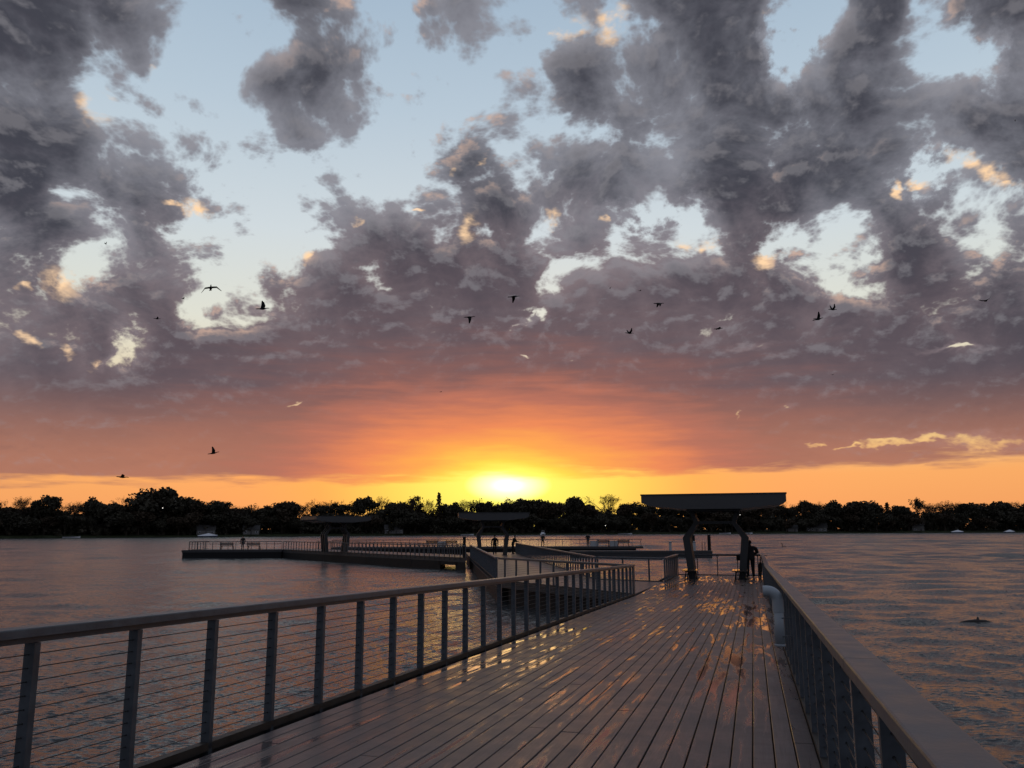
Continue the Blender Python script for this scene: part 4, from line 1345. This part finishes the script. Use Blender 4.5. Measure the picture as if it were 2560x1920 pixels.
# second and front rows that close the wood below the skyline
for i in range(74):
    px = -60 + i * 2700 / 73.0 + random.uniform(-14, 14)
    tree(px, random.uniform(1250, 1272), random.choice(['dense', 'leafy', 'bare', 'thin', 'bare']), random.uniform(34, 60), label='dark tree filling the far wood behind the skyline trees', wide=random.uniform(1.2, 1.7))
for i in range(60):
    px = -60 + i * 2700 / 59.0 + random.uniform(-16, 16)
    tree(px, random.uniform(1276, 1298), random.choice(['dense', 'leafy', 'dense']), random.uniform(8, 16), label='low dark tree at the foot of the far wood by the water', wide=random.uniform(1.1, 1.6))

def undergrowth():
    mb = MB()
    cen = []
    for i in range(3200):
        px = random.uniform(-140, 2700)
        back = random.uniform(10, 80)
        p = on_shore(px, back)
        top = 11.5 + 3.0 * math.sin(px * 0.021) + 2.0 * math.sin(px * 0.067 + 1.0)
        cen.append((p.x, p.y, bank_z(back) + random.uniform(0.2, top) * math.hypot(p.x, p.y) / 640.0))
    leaf_quads(mb, cen, 2.8, 78000, 0.85)
    cen = []
    for i in range(1400):
        back = random.uniform(85, 125)
        p = on_shore(random.uniform(-140, 2700), back)
        cen.append((p.x, p.y, bank_z(back) + random.uniform(0.2, 12.5) * math.hypot(p.x, p.y) / 700.0))
    leaf_quads(mb, cen, 3.4, 42000, 1.15)
    o = mb.build('undergrowth', M['leaf'])
    tag(o, 'dark tangled undergrowth filling the wood along the far shore', 'undergrowth', kind='stuff')
undergrowth()

# ------------------------------------------------------------------ houses between the trees
def house(px, back, w, d, h, label):
    p = on_shore(px, back)
    root = empty('house', (p.x, p.y, bank_z(back) - 0.1), math.atan2(-p.x, p.y))
    tag(root, label, 'house', 'houses on the far shore')
    mb = MB(); mb.box((0, 0, h / 2), (w, d, h))
    mb.add([(-w / 2, -d / 2, h), (-w / 2, d / 2, h), (-w / 2, 0, h + d * 0.36)], [(0, 1, 2)]); mb.add([(w / 2, -d / 2, h), (w / 2, d / 2, h), (w / 2, 0, h + d * 0.36)], [(0, 2, 1)])
    mb.build('wall', M['wall'], root)
    mb = MB()
    for s in (-1, 1):
        mb.hexa([(-w / 2 - 0.4, s * (d / 2 + 0.4), h - 0.22), (w / 2 + 0.4, s * (d / 2 + 0.4), h - 0.22), (w / 2 + 0.4, 0, h + d * 0.37), (-w / 2 - 0.4, 0, h + d * 0.37)], [(-w / 2 - 0.4, s * (d / 2 + 0.4), h - 0.02), (w / 2 + 0.4, s * (d / 2 + 0.4), h - 0.02), (w / 2 + 0.4, 0, h + d * 0.37 + 0.2), (-w / 2 - 0.4, 0, h + d * 0.37 + 0.2)])
    rf = mb.build('roof', M['shingle'], root)
    mb = MB(); mb.box((w * 0.25, d * 0.12, h + d * 0.42), (0.7, 0.6, 1.6)); mb.build('chimney', M['wall'], rf)
    n = max(2, int(w / 3.2))
    for fl in range(max(1, int(h / 2.7))):
        for i in range(n):
            x = -w / 2 + (i + 0.5) * w / n
            if fl == 0 and i == n // 2:
                mb = MB(); mb.box((x, -d / 2 - 0.02, 1.05), (1.0, 0.08, 2.1)); mb.build('door', M['shingle'], root); continue
            mb = MB(); mb.box((x, -d / 2 - 0.03, 1.55 + 2.7 * fl), (1.25, 0.07, 1.3)); f = mb.build('window', M['boatcover'], root)
            mb = MB(); mb.box((x, -d / 2 - 0.055, 1.55 + 2.7 * fl), (1.05, 0.05, 1.1)); mb.build('pane', M['pane'], f)
house(515, 14, 11, 8, 3.0, 'low house with pale gable above the covered boat on the left')
house(628, 13, 10, 7, 3.2, 'house behind the bench-end of the left platform, between the trees')
house(2042, 15, 16, 9, 3.4, 'wide house right of the nearest shelter, between dark trees')
house(2296, 16, 9, 8, 4.8, 'tall narrow house under the bare fan-shaped tree')
house(985, 14, 13, 8, 3.2, 'low house left of the second shelter, between the trees')
house(1980, 12, 9, 7, 2.8, 'small house just right of the nearest shelter roof')

# ------------------------------------------------------------------ boats on the far shore
def boat(px, L, label, kind='covered', turn=0.0):
    p = on_shore(px, -2.2)
    root = empty('moored_boat', (p.x, p.y, 0.02), math.atan2(-p.x, p.y) + turn)
    tag(root, label, 'boat', 'boats moored along the far shore')
    # hull, bow towards +x
    st = [(-0.5, 0.16, 0.62), (-0.2, 0.19, 0.60), (0.15, 0.18, 0.66), (0.38, 0.10, 0.78), (0.5, 0.008, 0.90)]
    mb = MB(); vs = []
    for x, hw, sh_ in st:
        vs += [(x * L, -hw * L, sh_), (x * L, -hw * L * 0.6, -0.25), (x * L, hw * L * 0.6, -0.25), (x * L, hw * L, sh_)]
    fs = []
    for i in range(len(st) - 1):
        for j in range(3):
            fs.append((i * 4 + j, i * 4 + j + 1, (i + 1) * 4 + j + 1, (i + 1) * 4 + j))
        fs.append((i * 4 + 3, i * 4, (i + 1) * 4, (i + 1) * 4 + 3))
    fs.append((0, 3, 2, 1))
    mb.add(vs, fs); mb.build('hull', M['boathull'] if kind == 'covered' else M['boatcover'], root)
    if kind == 'covered':
        mb = MB(); vs = []
        ridge = [(-0.52, 0.75), (-0.2, 1.75), (0.05, 2.35), (0.3, 1.55), (0.5, 0.98)]
        for (x, hw, sh_), (rx, rz_) in zip(st, ridge):
            vs += [(x * L, -hw * L * 1.04, sh_ + 0.02), (rx * L, -hw * L * 0.5, (sh_ + rz_) / 2 + 0.22), (rx * L, 0, rz_), (rx * L, hw * L * 0.5, (sh_ + rz_) / 2 + 0.22), (x * L, hw * L * 1.04, sh_ + 0.02)]
        fs = [(i * 5 + j, i * 5 + j + 1, (i + 1) * 5 + j + 1, (i + 1) * 5 + j) for i in range(4) for j in range(4)] + [(0, 1, 2, 3, 4), (20, 24, 23, 22, 21)]
        mb.add(vs, fs); mb.build('canvas_cover', M['boatcover'], root, smooth=True)
    elif kind == 'cabin':
        mb = MB(); mb.hexa([(-0.25 * L, -0.14 * L, 0.6), (0.22 * L, -0.12 * L, 0.6), (0.22 * L, 0.12 * L, 0.6), (-0.25 * L, 0.14 * L, 0.6)], [(-0.2 * L, -0.12 * L, 1.9), (0.1 * L, -0.1 * L, 1.9), (0.1 * L, 0.1 * L, 1.9), (-0.2 * L, 0.12 * L, 1.9)])
        c = mb.build('cabin', M['boatcover'], root)
        mb = MB(); mb.hexa([(-0.2 * L, -0.135 * L, 1.15), (0.15 * L, -0.118 * L, 1.15), (0.15 * L, 0.118 * L, 1.15), (-0.2 * L, 0.135 * L, 1.15)], [(-0.19 * L, -0.131 * L, 1.6), (0.12 * L, -0.114 * L, 1.6), (0.12 * L, 0.114 * L, 1.6), (-0.19 * L, 0.131 * L, 1.6)]); mb.build('cabin_window', M['pane'], c)
        mb = MB(); mb.box((-0.05 * L, 0, 3.0), (0.24 * L, 0.22 * L, 0.12)); 
        for sx in (-1, 1):
            for sy in (-1, 1): mb.tube([(-0.05 * L + sx * 0.1 * L, sy * 0.09 * L, 1.9), (-0.05 * L + sx * 0.1 * L, sy * 0.09 * L, 3.0)], 0.04, 6)
        mb.build('flybridge_top', M['boatcover'], root)
    else:
        mb = MB(); mb.hexa([(-0.05 * L, -0.13 * L, 0.62), (0.2 * L, -0.12 * L, 0.66), (0.2 * L, 0.12 * L, 0.66), (-0.05 * L, 0.13 * L, 0.62)], [(-0.02 * L, -0.1 * L, 1.15), (0.05 * L, -0.1 * L, 1.15), (0.05 * L, 0.1 * L, 1.15), (-0.02 * L, 0.1 * L, 1.15)]); mb.build('windscreen', M['pane'], root)
        mb = MB(); mb.box((-0.47 * L, 0, 0.75), (0.08 * L, 0.1 * L, 0.6)); mb.build('outboard_motor', M['frame'], root)
boat(520, 11.5, 'boat under a peaked white cover, moored left of the left platform figure', 'covered')
boat(180, 9.0, 'low pale boat moored at the far left of the shore', 'open')
boat(1168, 9.5, 'pale boat seen under the left half of the second shelter roof', 'open')
boat(1358, 9.0, 'white boat with a tall flying bridge behind the striding person', 'cabin', R(75))
boat(1562, 11.0, 'long low white boat moored left of the nearest shelter', 'open')
boat(1812, 9.0, 'low white boat seen between the nearest shelter\'s legs', 'open')
boat(1866, 9.0, 'low white boat seen just right of the nearest shelter\'s right leg', 'open')
boat(2393, 9.0, 'boat with a rounded white cover, left one of two at the right', 'covered')
boat(2523, 9.0, 'boat under a white cover nearest the right edge', 'covered', R(35))

# ------------------------------------------------------------------ lit lamps on the far shore
def lamp(px, py, label):
    p = on_shore(px, 5.0)
    q = at_dist(px, py, p.y)
    b = bank_z(5.0)
    root = empty('lamp_post', (p.x, p.y, b)); tag(root, label, 'lamp')
    mb = MB(); mb.tube([(0, 0, -0.2), (0, 0, q.z - b - 0.2)], [0.09, 0.05], 8); mb.build('pole', M['frame'], root)
    m, t, bs = new_mat('lamp_glow')
    bs.inputs['Base Color'].default_value = (0.8, 0.8, 0.75, 1)
    bs.inputs['Emission Color'].default_value = (1.0, 0.95, 0.88, 1)
    bs.inputs['Emission Strength'].default_value = 1.6
    h = q.z - b
    mb = MB(); mb.tube([(0, 0, h - 0.26), (0, 0, h - 0.10), (0, 0, h + 0.12), (0, 0, h + 0.26)], [0.10, 0.22, 0.22, 0.08], 10); mb.build('lantern', m, root)
    mb = MB(); mb.tube([(0, 0, h + 0.26), (0, 0, h + 0.40)], [0.36, 0.05], 10); mb.build('lantern_cap', M['frame'], root)
lamp(1514, 1314, 'small lit lamp on the shore left of the nearest shelter')
lamp(1852, 1287, 'bright lit lamp seen under the right half of the nearest shelter roof')
lamp(403, 1270, 'small lit lamp among the trees under the tallest tree')

# ------------------------------------------------------------------ birds
def bird_mesh_parts(inner, outer, sweep=0.0, fold=1.0):
    """flies along +x.  inner / outer wing angles in degrees above level"""
    body = MB()
    body.tube([(-0.52, 0, 0.0), (-0.34, 0, 0.0), (-0.15, 0, 0.0), (0.05, 0, 0.0), (0.2, 0, 0.015), (0.34, 0, 0.05), (0.43, 0, 0.062), (0.50, 0, 0.06), (0.60, 0, 0.05)], [0.045, 0.045, 0.085, 0.095, 0.06, 0.034, 0.036, 0.034, 0.008], 8)
    tail = MB()
    tail.hexa([(-0.36, -0.04, -0.012), (-0.36, 0.04, -0.012), (-0.62, 0.085, -0.014), (-0.62, -0.085, -0.014)], [(-0.36, -0.04, 0.012), (-0.36, 0.04, 0.012), (-0.62, 0.085, 0.006), (-0.62, -0.085, 0.006)])
    wings = []
    for s in (-1, 1):
        w = MB()
        a, b = R(inner), R(outer)
        p0 = Vector((0.04, s * 0.07, 0.04)); 
        p1 = p0 + Vector((0.05, s * 0.30 * math.cos(a) * fold, 0.30 * math.sin(a)))
        p2 = p1 + Vector((-0.10 - sweep, s * 0.38 * math.cos(b) * fold, 0.38 * math.sin(b)))
        def sec(p, front, backw, th): return [p + Vector((-backw, 0, -th)), p + Vector((front, 0, -th)), p + Vector((front, 0, th)), p + Vector((-backw, 0, th))]
        A_, B_, C_ = sec(p0, 0.10, 0.22, 0.020), sec(p1, 0.09, 0.20, 0.014), sec(p2, 0.03, 0.07, 0.006)
        w.add(A_ + B_ + C_, [(0, 3, 2, 1), (8, 9, 10, 11)] + [(i * 4 + j, i * 4 + (j + 1) % 4, (i + 1) * 4 + (j + 1) % 4, (i + 1) * 4 + j) for i in range(2) for j in range(4)])
        wings.append(w)
    return body, tail, wings
def bird(px, py, size_px, inner, outer, label, yaw=0.0, pitch_=0.0, bank=0.0, sweep=0.0, fold=1.0):
    dist = 1.2 * FPX / (size_px * 1.18)
    p = at_dist(px, py, dist)
    root = empty('flying_bird', p)
    root.rotation_mode = 'XYZ'
    root.rotation_euler = (R(bank), R(-pitch_), R(yaw))
    tag(root, label, 'bird', 'dark long-necked birds flying over the pier')
    body, tail, wings = bird_mesh_parts(inner, outer, sweep, fold)
    body.build('body', M['bird'], root, smooth=True)
    tail.build('tail', M['bird'], root)
    for w in wings: w.build('wing', M['bird'], root)
bird(527, 720, 40, -6, -46, 'largest bird, gliding with drooped wings above the left gap of sky', yaw=-68, bank=12, pitch_=0)
bird(657, 772, 29, 70, 82, 'bird with wings raised straight up, lower right of the largest bird', fold=0.8)
bird(393, 797, 15, 10, 20, 'small bird low in the left clouds, nearest the bright gap at the left', yaw=30)
bird(458, 747, 9, 35, 30, 'tiny bird just left of the largest bird', yaw=50)
bird(264, 610, 9, 60, 70, 'tiny bird highest at the left, in front of a small grey cloud', yaw=80)
bird(1174, 793, 25, -60, -75, 'bird seen as a small cross, left of the middle pair', bank=28, yaw=0)
bird(1285, 742, 27, -20, -45, 'bird with wings beating down, near the middle of the sky', yaw=15, pitch_=6, bank=-12)
bird(1525, 721, 9, 60, 60, 'tiny bird above the gap between the middle birds', yaw=70)
bird(1600, 727, 8, 10, 10, 'faintest tiny bird right of the middle', yaw=20)
bird(1647, 759, 24, -15, -55, 'bird with one wing hanging down, right of the middle', pitch_=0, bank=10, yaw=8)
bird(1574, 833, 22, 32, 55, 'lowest of the middle birds, wings half raised', yaw=25)
bird(1796, 822, 21, 4, 0, 'flat gliding bird alone between the middle and right birds', yaw=5, pitch_=3)
bird(2046, 798, 27, 45, 40, 'lower one of the right pair, wings slanting up', pitch_=12, bank=-20, yaw=12)
bird(2082, 774, 22, 42, 75, 'upper one of the right pair of birds', yaw=18)
bird(2465, 752, 24, 18, 32, 'bird farthest right over the clouds, wings spread wide', yaw=75, bank=-14)
bird(534, 1133, 24, 62, 80, 'bird with wings high, flying above the left treeline, upper one of two', pitch_=10, yaw=14)
bird(306, 1193, 25, 30, 10, 'bird just above the tallest tree at the left, lower one of two', pitch_=-6, yaw=24)
bird(2538, 302, 10, 70, 70, 'small bird high at the right edge against dark cloud', yaw=60)
bird(1102, 980, 6, 20, 20, 'faint speck of a bird in the orange cloud left of the sun', yaw=30)
bird(2081, 937, 7, 10, 10, 'faint speck of a bird in the lower right clouds', yaw=30)

def swimmer():
    p = level(1961, 1369, 0.0)
    root = empty('swimming_bird', (p.x, p.y, 0.0), R(170))
    tag(root, 'small dark bird swimming on the lake right of the nearest shelter', 'bird')
    mb = MB(); mb.tube([(-0.50, 0, 0.06), (-0.30, 0, 0.06), (0, 0, 0.06), (0.25, 0, 0.05), (0.40, 0, 0.04)], [0.03, 0.13, 0.19, 0.13, 0.03], 10); mb.build('body', M['bird'], root, smooth=True)
    mb = MB(); mb.tube([(0.22, 0, 0.10), (0.36, 0, 0.36), (0.34, 0, 0.66), (0.42, 0, 0.78), (0.52, 0, 0.79), (0.70, 0, 0.77)], [0.09, 0.06, 0.055, 0.07, 0.055, 0.015], 8); mb.build('neck_with_head', M['bird'], root, smooth=True)
swimmer()
